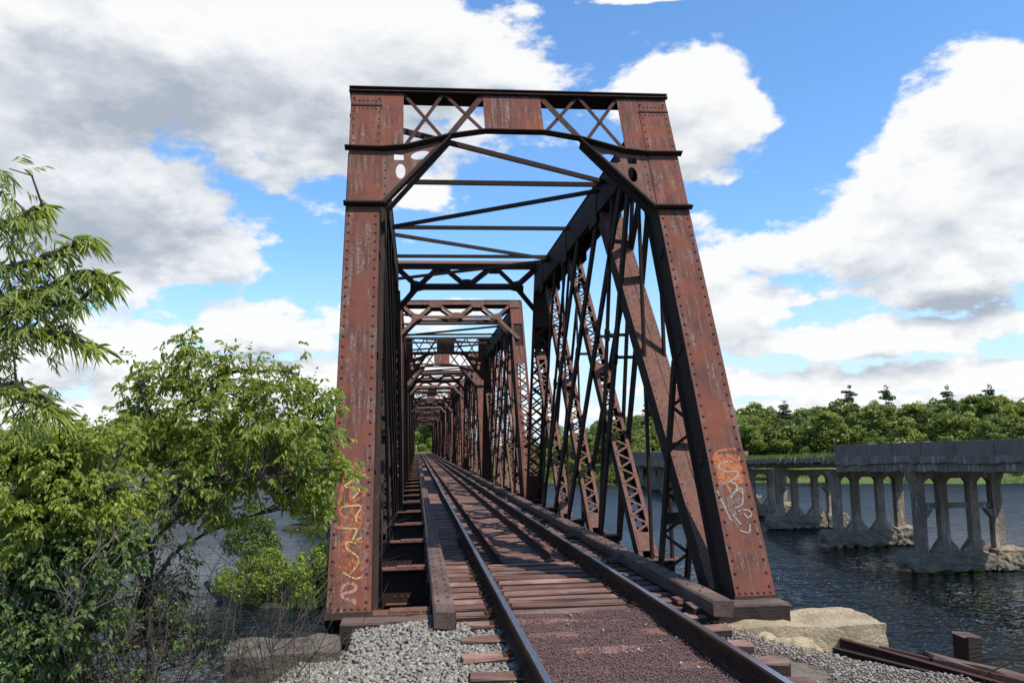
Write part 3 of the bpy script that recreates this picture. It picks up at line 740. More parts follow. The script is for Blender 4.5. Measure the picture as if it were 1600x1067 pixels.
# ------------------------------------------------------------------ track
def rail_mesh(name, y0, y1, hh, m_side, m_top, s=1.):
    prof = [(-.07, 0), (.07, 0), (.07, .012), (.012, .03), (.009, .115), (.034, .13), (.036, .155), (.026, .168), (-.026, .168), (-.036, .155), (-.034, .13), (-.009, .115), (-.012, .03), (-.07, .012)]
    mb = MB(); n = 30; k = len(prof); vs = []
    for i in range(n+1):
        y = y0+(y1-y0)*(i/n)**1.6
        vs += [(x*s, y, z*hh/.168) for x, z in prof]
    mb.add(vs, [(i*k+j, (i+1)*k+j, (i+1)*k+(j+1) % k, i*k+(j+1) % k) for i in range(n) for j in range(k)]+[tuple(range(k)), tuple(n*k+j for j in range(k))[::-1]])
    mb.mi = [1 if (q < n*k and q % k in (7,)) else 0 for q in range(len(mb.f))]
    return mb.build(name, [m_side, m_top], mesh_only=True)
YE = Y0+PITCH*NSP+30
rm = rail_mesh('running_rail', -4, YE, .168, 'rail_rust', 'rail_polished')
for x, lb in ((-.7535, 'left running rail of the track, its worn top shining'), (.7535, 'right running rail of the track, its worn top shining')):
    o = link('running_rail', rm); o.location = (x, 0, -.168); tag(o, lb, 'rail', 'rails of the track')
gm = rail_mesh('guard_rail', 12.7, Y0+PITCH*NSP-2, .12, 'rust_mid', 'rust_bright', .95)
for x, lb in ((-.43, 'left inner guard rail on the bridge deck, short and rusty'), (.35, 'right inner guard rail on the bridge deck, short and rusty')):
    o = link('guard_rail', gm); o.location = (x, 0, -.166); tag(o, lb, 'guard rail', 'inner guard rails on the deck')
# outer guard timbers with bolt heads
def guard_timber(x, lb):
    me = timber_mesh('guard_timber', 'guard_wood', (Y0+PITCH*NSP-8.2, .21, .165), 60, .006, .018, 'y', 5)
    o = link('guard_timber', me); o.location = (x, 8.2+(Y0+PITCH*NSP-8.2)/2, -.155); tag(o, lb, 'guard timber', 'outer guard timbers of the deck')
    mb = MB(); y = 8.75; k = 0
    while y < 60: mb.rivet((x+(.05 if k % 2 else -.05), y, .012), (0, 0, 1), .019, .016); y += .2; k += 1
    b = mb.build('bolt_head', 'rivet_steel', o); b['kind'] = 'stuff'; b.matrix_parent_inverse = Matrix.Translation(-Vector(o.location))
guard_timber(-1.345, 'long timber guard beam bolted along the left edge of the deck'); guard_timber(1.325, 'long timber guard beam bolted along the right edge of the deck')
# ties
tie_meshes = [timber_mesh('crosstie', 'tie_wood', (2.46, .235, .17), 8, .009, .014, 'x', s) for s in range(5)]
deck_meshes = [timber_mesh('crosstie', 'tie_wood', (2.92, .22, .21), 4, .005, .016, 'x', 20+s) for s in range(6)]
pm = MB(); pm.box(-.14, .14, -.09, .09, 0, .006)
for a, b in ((-.085, -.05), (.085, .05), (-.085, .05)): pm.box(a-.012, a+.012, b-.012, b+.012, 0, .03); pm.box(min(a, a*.75), max(a, a*.75), b-.014, b+.014, .02, .034)
plate = pm.build('tie_plate', 'rail_rust', mesh_only=True)
yy = 8.52; k = 0; NT_ = 0
rnd = random.Random(3)
while yy > -1.0:
    o = link('crosstie', tie_meshes[k % 5]); o.location = (rnd.uniform(-.03, .03), yy, -.345); o.rotation_euler = (0, rnd.uniform(-.006, .006), rnd.uniform(-.02, .02))
    tag(o, 'weathered brown crosstie bedded in ballast and ore pellets before the bridge', 'railroad tie', 'crossties in the ballast'); NT_ += 1
    for x in (-.7535, .7535):
        q = link('tie_plate', plate, o); q.location = (x, 0, .171)
    yy -= .605+rnd.uniform(-.04, .04); k += 1
yy = 9.02; n = 0; rest = []
while yy < Y0+PITCH*NSP-.1:
    if NT_+n < 290:
        o = link('crosstie', deck_meshes[rnd.randrange(6)]); o.location = (rnd.uniform(-.03, .03), yy, -.382+rnd.uniform(-.006, .006)); o.rotation_euler.z = rnd.uniform(-.006, .006)
        tag(o, 'dark brown bridge crosstie laid close to its neighbours on the open deck', 'railroad tie', 'crossties of the bridge deck'); n += 1
        if yy < 16:
            for x in (-.7535, .7535):
                q = link('tie_plate', plate, o); q.location = (x, 0, .219)
    else: rest.append(yy)
    yy += .385+rnd.uniform(-.014, .014)
mb = MB()
for y in rest: mb.box(-1.46, 1.46, y-.12, y+.12, -.392, -.175+rnd.uniform(-.004, .004))
tag(mb.build('far_crossties', 'tie_wood'), 'crossties of the deck receding into the far end of the bridge', 'railroad ties', 'crossties of the bridge deck', 'stuff')
# abutment timbers under the end posts
for x0, x1, zt, lb in ((-2.33, -1.30, -.12, 'squared timber under the left end post, partly buried in grey gravel'), (1.12, 2.12, -.10, 'squared timber under the right end post, resting on the pale stone')):
    o = link('bearing_timber', timber_mesh('bearing_timber', 'timber_brown', (x1-x0, .30, .21), 8, .006, .02, 'x', int(x1*10))); o.location = ((x0+x1)/2, 8.66, zt-.21)
    tag(o, lb, 'timber')
mb = MB(); mb.box(-2.9, 2.6, 8.86, 9.6, -5, -1.03); mb.box(-2.7, 2.45, 9.6, 10.0, -5, -1.4)
tag(mb.build('stone_abutment', 'grey_stone'), 'stone abutment carrying the near end of the truss bridge', 'abutment')
for k in range(1, NSP+1):
    yk = Y0+PITCH*k-.16; mb = MB()
    pr = [(-2.9, -.75), (-2.3, -1.1), (2.3, -1.1), (2.9, -.75), (2.9, .75), (2.3, 1.1), (-2.3, 1.1), (-2.9, .75)]
    mb.prism([(CX+x*1.05, yk+y, -5.5) for x, y in pr], (0, 0, 4.1)); mb.prism([(CX+x*1.12, yk+y*1.1, -1.4) for x, y in pr], (0, 0, .36))
    o = mb.build('bridge_pier', 'grey_stone'); tag(o, ('stone pier under the joint between the first and second truss spans' if k == 1 else 'stone pier standing in the river under a far joint of the truss bridge'), 'pier', 'stone piers of the railway bridge')

# ------------------------------------------------------------------ ballast, ore pellets, stones and scrap by the near bank
def gz_left(x, y):
    z = near_ground(x, y)
    if z < -1.4: return z-.1
    t = sst(7.4, 8.5, y)*(1-sst(-2.2, -3.0, x)*0)*max(0., 1-abs(x+1.6)/1.0)
    return z+.035+t*.10
def scatter_pts(n, x0, x1, y0, y1, fz, keep=lambda x, y: True):
    out = []
    while len(out) < n:
        x = random.uniform(x0, x1); y = y1-(y1-y0)*(random.random()**1.0)
        if keep(x, y): out.append((x, y, fz(x, y)+random.uniform(-.012, .014)))
    return np.array(out)
def keepL(x, y):
    edge = -3.55+.95*sst(6.9, 8.3, y)+.10*fbm(x, y, 1, 3, 2)
    return x > edge and (y < 8.5 or (x > -2.9 and y < 8.53)) and near_ground(x, y) > -1.2
pts = scatter_pts(21000, -3.7, -1.12, 4.6, 8.56, gz_left, keepL)
tag(link('grey_ballast', scatter_rocks('grey_ballast', 'ballast_stone', pts, .010, .028, .45, .8)), 'grey crushed ballast heaped to the left of the track', 'ballast', kind='stuff')
pts = scatter_pts(4200, -1.28, -.78, 4.6, 8.7, lambda x, y: -.222)
tag(link('tie_ballast', scatter_rocks('tie_ballast', 'ballast_stone', pts, .013, .027)), 'grey ballast between the tie ends outside the left rail', 'ballast', kind='stuff')
def gz_right(x, y): return near_ground(x, y)+.03
pts = scatter_pts(9000, .80, 3.5, 4.8, 8.75, gz_right, lambda x, y: near_ground(x, y) > -1.0 and random.random() < 1-.6*sst(2.6, 3.5, x) and not (x > 1.45 and y > 8.15-.25*(x-1.5)) and fbm(x, y, 9, 3, 1.2) > -.32)
tag(link('brown_gravel', scatter_rocks('brown_gravel', 'brown_gravel', pts, .005, .018)), 'brown and grey gravel to the right of the track', 'gravel', kind='stuff')
mbx = MB()
def ore_z(x, y): return -.174+fbm(x, y, 0, 4, 2.3)*.014+fbm(x, y, 7, 2, .9)*.010-.004
nx, ny = 30, 160
xs = np.linspace(-.69, .69, nx); ys = np.linspace(-1, 8.92, ny); X, Y = np.meshgrid(xs, ys); Z = np.vectorize(ore_z)(X, Y)
i_ = np.arange(nx*ny).reshape(ny, nx); f_ = np.stack([i_[:-1, :-1], i_[:-1, 1:], i_[1:, 1:], i_[1:, :-1]], -1).reshape(-1, 4)
tag(link('cinder_bed', npmesh('cinder_bed', np.stack([X, Y, Z], -1).reshape(-1, 3), f_, 'cinder_bed', True)), kind='structure')
pts = scatter_pts(34000, -.68, .68, 4.9, 8.86, lambda x, y: ore_z(x, y)-.002, lambda x, y: ore_z(x, y) > -.184+random.uniform(-.006, .004))
pts[:, 2] += RNG.uniform(-.004, .012, len(pts))
tag(link('ore_pellets', scatter_rocks('ore_pellets', 'ore_pellets', pts, .0045, .0080, .1, 1.0)), 'reddish ore pellets spilled between the running rails', 'ore pellets', kind='stuff')
pts = scatter_pts(34, -.66, .66, 5, 8.8, lambda x, y: -.165); tag(link('loose_chips', scatter_rocks('loose_chips', 'brown_gravel', pts, .010, .024)), 'loose stone chips lying on the ore pellets', 'stone chips', kind='stuff')

def st(name, m, c, s, seed, rz, label, rough=.1, box=.8, cat='stone'):
    return tag(rock(name, m, c, s, seed, rough, 4, box, rz), label, cat)
st('stone_block', 'pale_limestone', (2.15, 8.60, -1.02), (1.62, .85, .76), 3, -.04, 'big pale yellow limestone block below the right end post', .055, .985)
st('stone_block', 'pale_limestone', (3.16, 8.52, -1.05), (.44, .46, .38), 5, .2, 'small pale limestone block at the right end of the big one', .07, .95)
st('rubble_stone', 'pale_limestone', (1.72, 8.22, -.66), (.95, .60, .31), 8, -.2, 'low crumbling limestone ledge between the tie ends and the right timber', .2, .6, 'stone')
st('stone_block', 'grey_stone', (-2.80, 8.20, -.86), (1.0, .75, .64), 12, .10, 'weathered grey stone block with a flat top at the gravel edge', .06, .97)
st('stone_slab', 'grey_stone', (-3.15, 7.45, -1.05), (.75, .7, .45), 14, .4, 'low stone slab below the grey block at the bank edge', .12, .8)
# scrap steel on the right
def scrap(name, p, q, w, h, m, label, cat, flange=True):
    mb = MB(); p = Vector(p); q = Vector(q)
    if flange:
        up = Vector((0, 0, 1)); mb.beam(p, q, .012, h, (q-p).cross(up)); mb.beam(p+up*h/2, q+up*h/2, w, .014, (q-p).cross(up)); mb.beam(p-up*h/2, q-up*h/2, w, .014, (q-p).cross(up))
    else: mb.beam(p, q, w, h, (q-p).cross(Vector((0, 0, 1))))
    return tag(mb.build(name, m), label, cat)
scrap('scrap_rail', (2.45, 8.15, -.42), (3.75, 7.05, -.72), .07, .075, 'rust_mid', 'long rusty steel rail lying off the right gravel edge', 'scrap rail')
scrap('scrap_rail', (2.30, 8.0, -.46), (3.45, 6.95, -.66), .06, .06, 'rust_dark_shade', 'short dark rail lying nearest the track beside the long one', 'scrap rail')
scrap('scrap_plank', (2.75, 7.98, -.45), (4.3, 7.35, -.80), .06, .05, 'rust_mid', 'thin rusty bar crossing behind the long scrap rail', 'steel bar', False)
o = link('bank_timber', timber_mesh('bank_timber', 'timber_brown', (1.9, .24, .28), 8, .01, .02, 'x', 77)); o.location = (4.02, 7.70, -.98); o.rotation_euler = (0, .24, -.2); tag(o, 'dark timber beam sloping down the right bank by the water', 'timber')
o = link('timber_post', timber_mesh('timber_post', 'timber_brown', (1.6, .20, .20), 5, .012, .025, 'z', 78)); o.location = (3.74, 8.15, -1.99); o.rotation_euler = (.03, -.02, .2); tag(o, 'short square timber post standing on the right bank', 'post')
mb = MB(); mb.tube([(3.3, 7.3, -.55), (3.6, 7.2, -.40), (3.9, 7.05, -.42), (4.1, 6.9, -.6)], .008); tag(mb.build('bent_rod', 'rust_mid'), 'bent thin rusty rod curling over the scrap steel', 'steel rod')

# ------------------------------------------------------------------ the old concrete causeway
CO = Vector((17.47, 31.59, 0)); CD = Vector((.0942, .9956, 0)); CL = Vector((.9956, -.0942, 0))
def cp(s, l, z): return CO+CD*s+CL*l+Vector((0, 0, z))
def interp(tab, s):
    for (a, b), (c, d) in zip(tab, tab[1:]):
        if s <= c: return b+(d-b)*(s-a)/(c-a)
    return tab[-1][1]
TOP = [(-30, 1.0), (-7, .88), (7, .66), (21, .29), (40, .0), (80, -.4)]; BOT = [(-30, .62), (-7, .37), (0, .2), (7, -.05), (21, -.44), (40, -.85), (80, -1.4)]; PAR = [(-30, 1.6), (-7, 1.40), (7.1, 1.19), (34, .62), (40, .55), (80, .25)]
def causeway():
    root = empty('concrete_causeway', tuple(cp(0, 1.9, WZ)), 'ruined grey concrete road bridge on splayed legs across the water', 'road bridge')
    def put(mb, name, m='old_concrete', label=None):
        o = mb.build(name, m, root); o.matrix_parent_inverse = Matrix.Translation(-Vector(root.location))
        if label: o['label'] = label
        return o
    def seg(mb, s0, s1, l0, l1, za, zb, zc, zd):
        # box between s0 and s1; za,zb bottom/top at s0; zc,zd at s1
        v = [cp(s0, l0, za), cp(s0, l1, za), cp(s1, l1, zc), cp(s1, l0, zc), cp(s0, l0, zb), cp(s0, l1, zb), cp(s1, l1, zd), cp(s1, l0, zd)]; mb.add(v, BOXF)
    rn = random.Random(4)
    mb = MB(); s = -30; j0 = 0
    while s < 76:
        s1 = s+.30; broke = 7.2 < s < 34; j1 = (rn.uniform(-.07, .06) if broke else rn.uniform(-.03, .03))
        th = .28 if broke else 0
        b0 = interp(BOT, s) if not broke else interp(TOP, s)-.30; b1 = interp(BOT, s1) if not broke else interp(TOP, s1)-.30
        e0 = rn.uniform(-.04, .05)+.12*math.sin(s*1.3)*math.sin(s*.7) if broke else 0
        seg(mb, s, s1, -.15+e0, 4.0, b0+j0, interp(TOP, s)-.02, b1+j1, interp(TOP, s1)-.02)
        if broke: seg(mb, s, s1, .35, 3.5, interp(BOT, s)+.22+j0, interp(TOP, s)-.31, interp(BOT, s1)+.22+j1, interp(TOP, s1)-.31)
        s = s1; j0 = j1
    put(mb, 'deck')
    for a, b, side in ((-30, 7.1, 0), (-30, 6.2, 1), (34, 75, 0), (36, 75, 1)):
        mb = MB(); s = a; k = 0; j0 = 0
        while s < b-.01:
            s1 = min(b, s+.6); pan = (k % 4 == 0); j1 = rn.uniform(-.02, .015)
            l0, l1 = (-.22, .04) if side == 0 else (3.82, 4.06); 
            if pan: l0 -= .03; l1 += .03
            seg(mb, s, s1, l0, l1, interp(TOP, s)-.02, interp(PAR, s)+j0, interp(TOP, s1)-.02, interp(PAR, s1)+j1)
            s = s1; j0 = j1; k += 1
        mb2 = MB(); put(mb, 'parapet', 'parapet_concrete')
    # ragged fascia under the parapet
    mb = MB(); s = -30; j0 = 0
    while s < 7: 
        s1 = s+.35; j1 = rn.uniform(-.05, .04); seg(mb, s, s1, -.24, -.155, interp(BOT, s)+.30+j0, interp(TOP, s)+.02, interp(BOT, s1)+.30+j1, interp(TOP, s1)+.02); s = s1; j0 = j1
    put(mb, 'fascia')
    S_ = [-16.6, -8.2, 0, 8.1, 16.6, 24.8, 33, 41, 49, 57, 65]
    for bi, s0 in enumerate(S_):
        mb = MB(); zt = interp(BOT, s0)+.02; zb = -2.95
        if 7 < s0 < 34: zt += .02
        cols = (.12, 1.02, 2.2, 3.1); w = .23
        for ci, l in enumerate(cols):
            ww = .19 if ci in (0, 3) else .16; d = .19
            mb.prism([cp(s0-d, l-ww, zb), cp(s0-d, l+ww, zb), cp(s0-d, l+ww, zt), cp(s0-d, l-ww, zt)], CD*2*d)
            for sg in (-1, 1):
                if (ci == 0 and sg < 0): 
                    mb.prism([cp(s0-.17, l-ww, zt-.75), cp(s0-.17, l-ww-.26, zt-.02), cp(s0-.17, l-ww, zt-.02)], CD*.34)
                    continue
                if ci == 3 and sg > 0: 
                    mb.prism([cp(s0-.17, l+ww, zt-.55), cp(s0-.17, l+ww, zt-.02), cp(s0-.17, l+ww+.22, zt-.02)], CD*.34); continue
                e = l+sg*(ww+.24); P3 = [cp(s0-.17, l+sg*ww, zt-.50), cp(s0-.17, e, zt-.20), cp(s0-.17, e, zt-.02), cp(s0-.17, l+sg*ww, zt-.02)]
                mb.prism(P3 if sg < 0 else P3[::-1], CD*.34)
                if ci in (1, 2):
                    P3 = [cp(s0-.17, l+sg*ww, zb), cp(s0-.17, l+sg*(ww+.38), zb), cp(s0-.17, l+sg*(ww+.38), zb+.10), cp(s0-.17, l+sg*ww, zb+.60)]
                    mb.prism(P3 if sg > 0 else P3[::-1], CD*.34)
        seg(mb, s0-.24, s0+.24, .1, 3.2, zt-.32, zt-.01, zt-.32, zt-.01)
        put(mb, 'pier_leg', label=None)
        mb = MB()
        if bi not in (3,): seg(mb, s0-.12, s0+.12, .15, 3.15, -1.24, -1.04, -1.24, -1.04)
        for a, b in ((.30, .60), (2.92, 2.62)): mb.prism([cp(s0-.17, a, -1.28), cp(s0-.17, a, -1.66), cp(s0-.17, b, -1.28)][::(1 if a < 1 else -1)], CD*.34)
        if bi not in (3,): put(mb, 'cross_beam')
        for (lc, ln, zh, sd_, rw) in ((1.0, 3.3, .64, 1, 1.5), (3.25, 1.25, .76, 2, 1.35)):
            o = rock('footing', 'footing_concrete', tuple(cp(s0, lc, -3.50)), (ln, rw, zh), bi*3+sd_, .13, 4, .80, -.094); o.parent = root; o.matrix_parent_inverse = Matrix.Translation(-Vector(root.location))
        mb = MB()
        for k in range(9):
            l = -.3+k*.52+rn.uniform(-.1, .1); y_ = rn.uniform(-.6, -.2); mb.tube([cp(s0+y_, l, -5.2), cp(s0+y_, l+rn.uniform(-.05, .05), -3.2)], .10, 7)
        if bi in (2, 3): mb.tube([cp(s0-.8, 4.55, -5), cp(s0-.8, 4.55, -3.38)], .09, 7)
        put(mb, 'wood_pile', 'bark')
causeway()

# ------------------------------------------------------------------ vegetation
def norm(a): return a/np.maximum(np.linalg.norm(a, axis=-1, keepdims=True), 1e-9)
def leaf_mesh(name, P, D, L, Wd, m, bend=.25, parent=None):
    """P base, D direction, L length, Wd width; two folded quads per leaf"""
    n = len(P); D = norm(D); up = norm(np.array([.15, -.55, .8])+RNG.normal(size=(n, 3))*.65)
    side = norm(np.cross(D, up)); nr = np.cross(side, D)
    L = (L*RNG.uniform(.6, 1.25, n))[:, None]; Wd = (Wd*RNG.uniform(.7, 1.2, n))[:, None]; g = np.array([0, 0, -1.])
    tip = P+D*L+g*L*bend; m1 = P+D*L*.35-nr*Wd*.0+g*L*bend*.08; m2 = P+D*L*.7+g*L*bend*.4
    v = np.stack([P, m1-side*Wd*.5+nr*Wd*.15, m2-side*Wd*.36+nr*Wd*.12, tip, m2+side*Wd*.36+nr*Wd*.12, m1+side*Wd*.5+nr*Wd*.15], 1)
    f = np.array([(0, 1, 2, 3), (0, 3, 4, 5)])[None]+(np.arange(n)*6)[:, None, None]
    return npmesh(name, v.reshape(-1, 3), f.reshape(-1, 4), m)
def compound(tips, dirs, nl, L, W, spread, droop):
    """pinnate leaves: nl leaflets along a rachis"""
    P = []; D = []; LL = []; WW = []
    for p, d in zip(tips, dirs):
        d = norm(d+np.array([0, 0, -droop])); side = norm(np.cross(d, [0, 0, 1.])+RNG.normal(size=3)*.2)
        rl = L*RNG.uniform(1.0, 1.6)
        for k in range(nl):
            t = (k+1)/nl; q = p+d*rl*t; 
            if k == nl-1: dd = d
            else: dd = d*.55+side*(1 if k % 2 else -1)*spread
            P.append(q); D.append(dd+np.array([0, 0, -droop*.8])+RNG.normal(size=3)*.15); LL.append(L*RNG.uniform(.7, 1.15)); WW.append(W*RNG.uniform(.75, 1.15))
    return np.array(P), np.array(D), np.array(LL), np.array(WW)
def in_blobs(blobs, n, depth, shell=.35):
    vol = np.array([b[3]*b[4]**.8 for b in blobs]); idx = RNG.choice(len(blobs), n, p=vol/vol.sum()); B = np.array(blobs)[idx]
    u = norm(RNG.normal(size=(n, 3)))*(RNG.uniform(0, 1, (n, 1))**shell)
    c = B[:, :3]+RNG.normal(size=(n, 3))*.035; r = np.stack([B[:, 3], np.maximum(.10, np.minimum(B[:, 3], B[:, 4]*1.3)*depth), B[:, 4]], 1)
    return c+u*r*1.05, u
def twigs(mb, frm, pts, rad=.004, sag=.05):
    for p in pts:
        best = min(frm, key=lambda q: (q[0]-p[0])**2+(q[1]-p[1])**2+(q[2]-p[2])**2*1.5-(.2 if q[2] < p[2] else 0))
        a = Vector(best); b = Vector(p); m_ = a.lerp(b, .5)+Vector((random.uniform(-.04, .04), random.uniform(-.04, .04), sag)); mb.tube([a, m_, b], [rad*1.6, rad*1.2, rad*.6], 4, False)
def smooth_path(pts, n=4, jit=0.):
    P = [Vector(p) for p in pts]; Q = []
    for i in range(len(P)-1):
        p0, p1, p2, p3 = P[max(i-1, 0)], P[i], P[i+1], P[min(i+2, len(P)-1)]
        for j in range(n):
            t = j/n; Q.append(.5*((2*p1)+(-p0+p2)*t+(2*p0-5*p1+4*p2-p3)*t*t+(-p0+3*p1-3*p2+p3)*t**3)+Vector((random.uniform(-jit, jit), random.uniform(-jit, jit), random.uniform(-jit, jit))))
    Q.append(P[-1]); return Q
ELDER= [(-3.38, 6.8, 2.37, 0.09, 0.09), (-3.12, 6.8, 2.12, 0.36, 0.2), (-3.57, 6.8, 2.1, 0.25, 0.16), (-2.69, 6.8, 2.06, 0.36, 0.18), (-2.34, 6.8, 1.93, 0.19, 0.09), (-3.07, 6.8, 1.75, 0.61, 0.25), (-2.54, 6.8, 1.64, 0.36, 0.25), (-3.29, 6.8, 1.37, 0.41, 0.23), (-2.82, 6.8, 1.35, 0.51, 0.18), (-2.29, 6.8, 1.39, 0.25, 0.1), (-3.61, 6.8, 1.66, 0.23, 0.25), (-3.1, 6.8, 1.1, 0.28, 0.11), (-3.5, 6.8, 1.16, 0.2, 0.18), (-2.44, 6.8, 1.22, 0.23, 0.14), (-2.34, 6.8, 1.05, 0.1, 0.08), (-3.79, 6.8, 2.05, 0.05, 0.15), (-3.71, 6.8, 1.86, 0.13, 0.13)]
BUSH= [(-4.12, 6.0, 1.58, 0.36, 0.2), (-3.76, 6.0, 1.61, 0.27, 0.13), (-3.91, 6.0, 1.32, 0.45, 0.27), (-4.14, 6.0, 1.08, 0.27, 0.27), (-3.66, 6.0, 1.15, 0.2, 0.27), (-3.81, 6.0, 0.87, 0.4, 0.22), (-4.16, 6.0, 0.68, 0.27, 0.27), (-3.53, 6.0, 0.94, 0.11, 0.18), (-3.95, 6.0, 0.43, 0.4, 0.27), (-4.17, 6.0, 0.16, 0.27, 0.22)]
WILLOW= [(-3.73, 4.6, 2.93, 0.1, 0.09), (-3.66, 4.6, 2.74, 0.12, 0.1), (-3.68, 4.6, 2.49, 0.17, 0.14), (-3.49, 4.6, 2.46, 0.15, 0.09), (-3.59, 4.6, 2.22, 0.21, 0.09), (-3.38, 4.6, 2.34, 0.1, 0.05), (-3.7, 4.6, 2.03, 0.1, 0.1), (-3.63, 4.6, 1.81, 0.12, 0.1), (-3.64, 4.6, 1.64, 0.1, 0.08)]
WARMS= [[(-3.72, 4.6, 2.32), (-3.53, 4.6, 2.37), (-3.35, 4.6, 2.46), (-3.25, 4.6, 2.47), (-3.16, 4.6, 2.42)], [(-3.71, 4.6, 2.16), (-3.52, 4.6, 2.16), (-3.37, 4.6, 2.14), (-3.24, 4.6, 2.07)], [(-3.66, 4.6, 2.49), (-3.48, 4.6, 2.56), (-3.36, 4.6, 2.64), (-3.27, 4.6, 2.65)], [(-3.7, 4.6, 1.89), (-3.57, 4.6, 1.86), (-3.45, 4.6, 1.78), (-3.41, 4.6, 1.74)], [(-3.68, 4.6, 2.73), (-3.58, 4.6, 2.8), (-3.52, 4.6, 2.83)], [(-3.71, 4.6, 2.22), (-3.53, 4.6, 2.29), (-3.34, 4.6, 2.32), (-3.22, 4.6, 2.42)]]
TRUNK= [(-3.6, 6.8, -1.5), (-3.57, 6.8, -0.12), (-3.58, 6.8, 0.23), (-3.6, 6.8, 0.48), (-3.57, 6.8, 0.71), (-3.6, 6.8, 0.99), (-3.55, 6.8, 1.37), (-3.48, 6.8, 1.66), (-3.31, 6.8, 1.95)]
BR= [[(-3.56, 6.8, 0.48), (-3.46, 6.9, 0.75), (-3.24, 7.0, 0.89), (-2.96, 7.0, 1.0), (-2.72, 7.1, 1.11)], [(-3.57, 6.8, 0.71), (-3.51, 6.7, 0.9), (-3.29, 6.6, 1.08), (-3.1, 6.5, 1.12)], [(-3.6, 6.8, 0.48), (-3.72, 6.9, 0.76), (-3.75, 7.0, 1.09), (-3.7, 7.1, 1.57)], [(-3.55, 6.8, 1.37), (-3.2, 6.9, 1.56), (-2.83, 7.0, 1.7), (-2.44, 7.0, 1.74)], [(-3.31, 6.8, 1.95), (-3.36, 6.8, 2.24), (-3.39, 6.8, 2.44)], [(-3.48, 6.8, 1.66), (-3.59, 6.7, 1.85), (-3.66, 6.6, 2.05)], [(-3.57, 6.8, 1.09), (-3.15, 6.6, 1.27), (-2.75, 6.5, 1.33)], [(-3.31, 6.8, 1.95), (-3.1, 6.8, 2.1), (-2.8, 6.8, 2.15), (-2.5, 6.7, 2.1)]]
def near_tree(name, label, cat, base, blobs, paths, trunk_r, ncl, lpc, nl, L, W, spread, droop, m, depth, bark='bark', extra=None, grp=None, outw=.8, tw=2):
    root = empty(name, base, label, cat, grp); inv = Matrix.Translation(-Vector(base))
    mb = MB(); nodes = []
    for i, p in enumerate(paths):
        q = smooth_path(p, 4, .012); r0 = trunk_r if i == 0 else trunk_r*.55
        mb.tube(q, [r0*(1-.72*k/len(q)) for k in range(len(q))], 7); nodes += [tuple(v) for v in q[2:]]
    C, U = in_blobs(blobs, ncl, depth, .45)
    twigs(mb, nodes, [tuple(c) for c in C[::tw]], .0042)
    mb.smooth = True; t = mb.build('trunk', bark, root); t.matrix_parent_inverse = inv
    tips = np.repeat(C, lpc, 0)+RNG.normal(size=(ncl*lpc, 3))*L*.55
    cen = np.array([b[:3] for b in blobs]).mean(0); dirs = norm(RNG.normal(size=(ncl*lpc, 3))*.9+np.repeat(norm(U*np.array([1, 1, .6])), lpc, 0)*outw)
    P, D, LL, WW = compound(tips, dirs, nl, L, W, spread, droop)
    o = link('foliage', leaf_mesh('foliage', P, D, LL, WW, m), root); o.matrix_parent_inverse = inv
    return root
near_tree('box_elder_tree', 'box elder on the left bank whose branches cross the left end post', 'tree', (-3.6, 6.8, -1.3), ELDER, [TRUNK]+BR, .032, 860, 4, 5, .049, .023, .9, .5, 'box_elder_leaf', 1.3, tw=3)
near_tree('leafy_bush', 'dense green bush filling the lower left below the willow', 'bush', (-4.2, 6.1, -1.5), [b for b in BUSH if b[2] > 1.0], [[(-4.2, 6.1, -1.5), (-4.15, 6.1, -.3), (-4.1, 6.0, .6), (-4.0, 6.0, 1.3)], [(-4.1, 6.1, -.3), (-3.8, 6.0, .4), (-3.7, 6.0, 1.2)], [(-4.1, 6.1, -.2), (-4.3, 6.0, .4), (-4.3, 6.0, 1.4)]], .03, 760, 4, 5, .040, .020, .9, .4, 'box_elder_leaf', 1.2)
near_tree('shaded_bush', 'lower part of the bright bush with shade put into its dark leaves, down to the lower left corner', 'bush', (-4.1, 6.2, -1.5), [b for b in BUSH if b[2] <= 1.0], [[(-4.1, 6.2, -1.5), (-4.05, 6.1, -.2), (-4.0, 6.0, .8)], [(-4.1, 6.1, -.6), (-3.8, 6.0, .5)]], .03, 620, 4, 4, .038, .024, .85, .35, 'dark_leaf', 1.2)  # bush's lower lobes take darker leaves, painting in the shade there
LOW = [(-3.55, 7.1, .55, .22, .3), (-3.3, 7.2, .05, .3, .22), (-4.05, 6.6, .75, .45, .35), (-4.2, 6.5, .25, .4, .4), (-3.8, 6.7, .45, .3, .25), (-3.45, 6.9, .25, .2, .2), (-3.9, 6.6, -.1, .5, .3)]
near_tree('dark_shrub', 'shaded dark green shrub at the bottom left behind bare twigs', 'shrub', (-4.0, 6.7, -1.5), LOW, [[(-4.0, 6.7, -1.5), (-4.0, 6.7, -.4), (-3.95, 6.6, .6)], [(-4.0, 6.7, -.8), (-3.7, 6.8, .3)]], .02, 620, 4, 3, .036, .024, .8, .3, 'dark_leaf', 1.2)
near_tree('willow_tree', 'willow with long drooping narrow leaves at the left edge', 'tree', (-4.3, 4.5, -1.3), WILLOW+[(-4.0, 4.5, 2.6, .25, .3), (-4.1, 4.5, 2.1, .3, .3)], [[(-4.3, 4.5, -1.3), (-4.3, 4.5, .5), (-4.2, 4.5, 1.6), (-4.0, 4.6, 2.3), (-3.8, 4.6, 2.8)]]+[[(-4.1, 4.55, a[0][2]-.12)]+a for a in WARMS], .05, 260, 3, 8, .070, .0095, .6, .45, 'willow_leaf', 1.3)
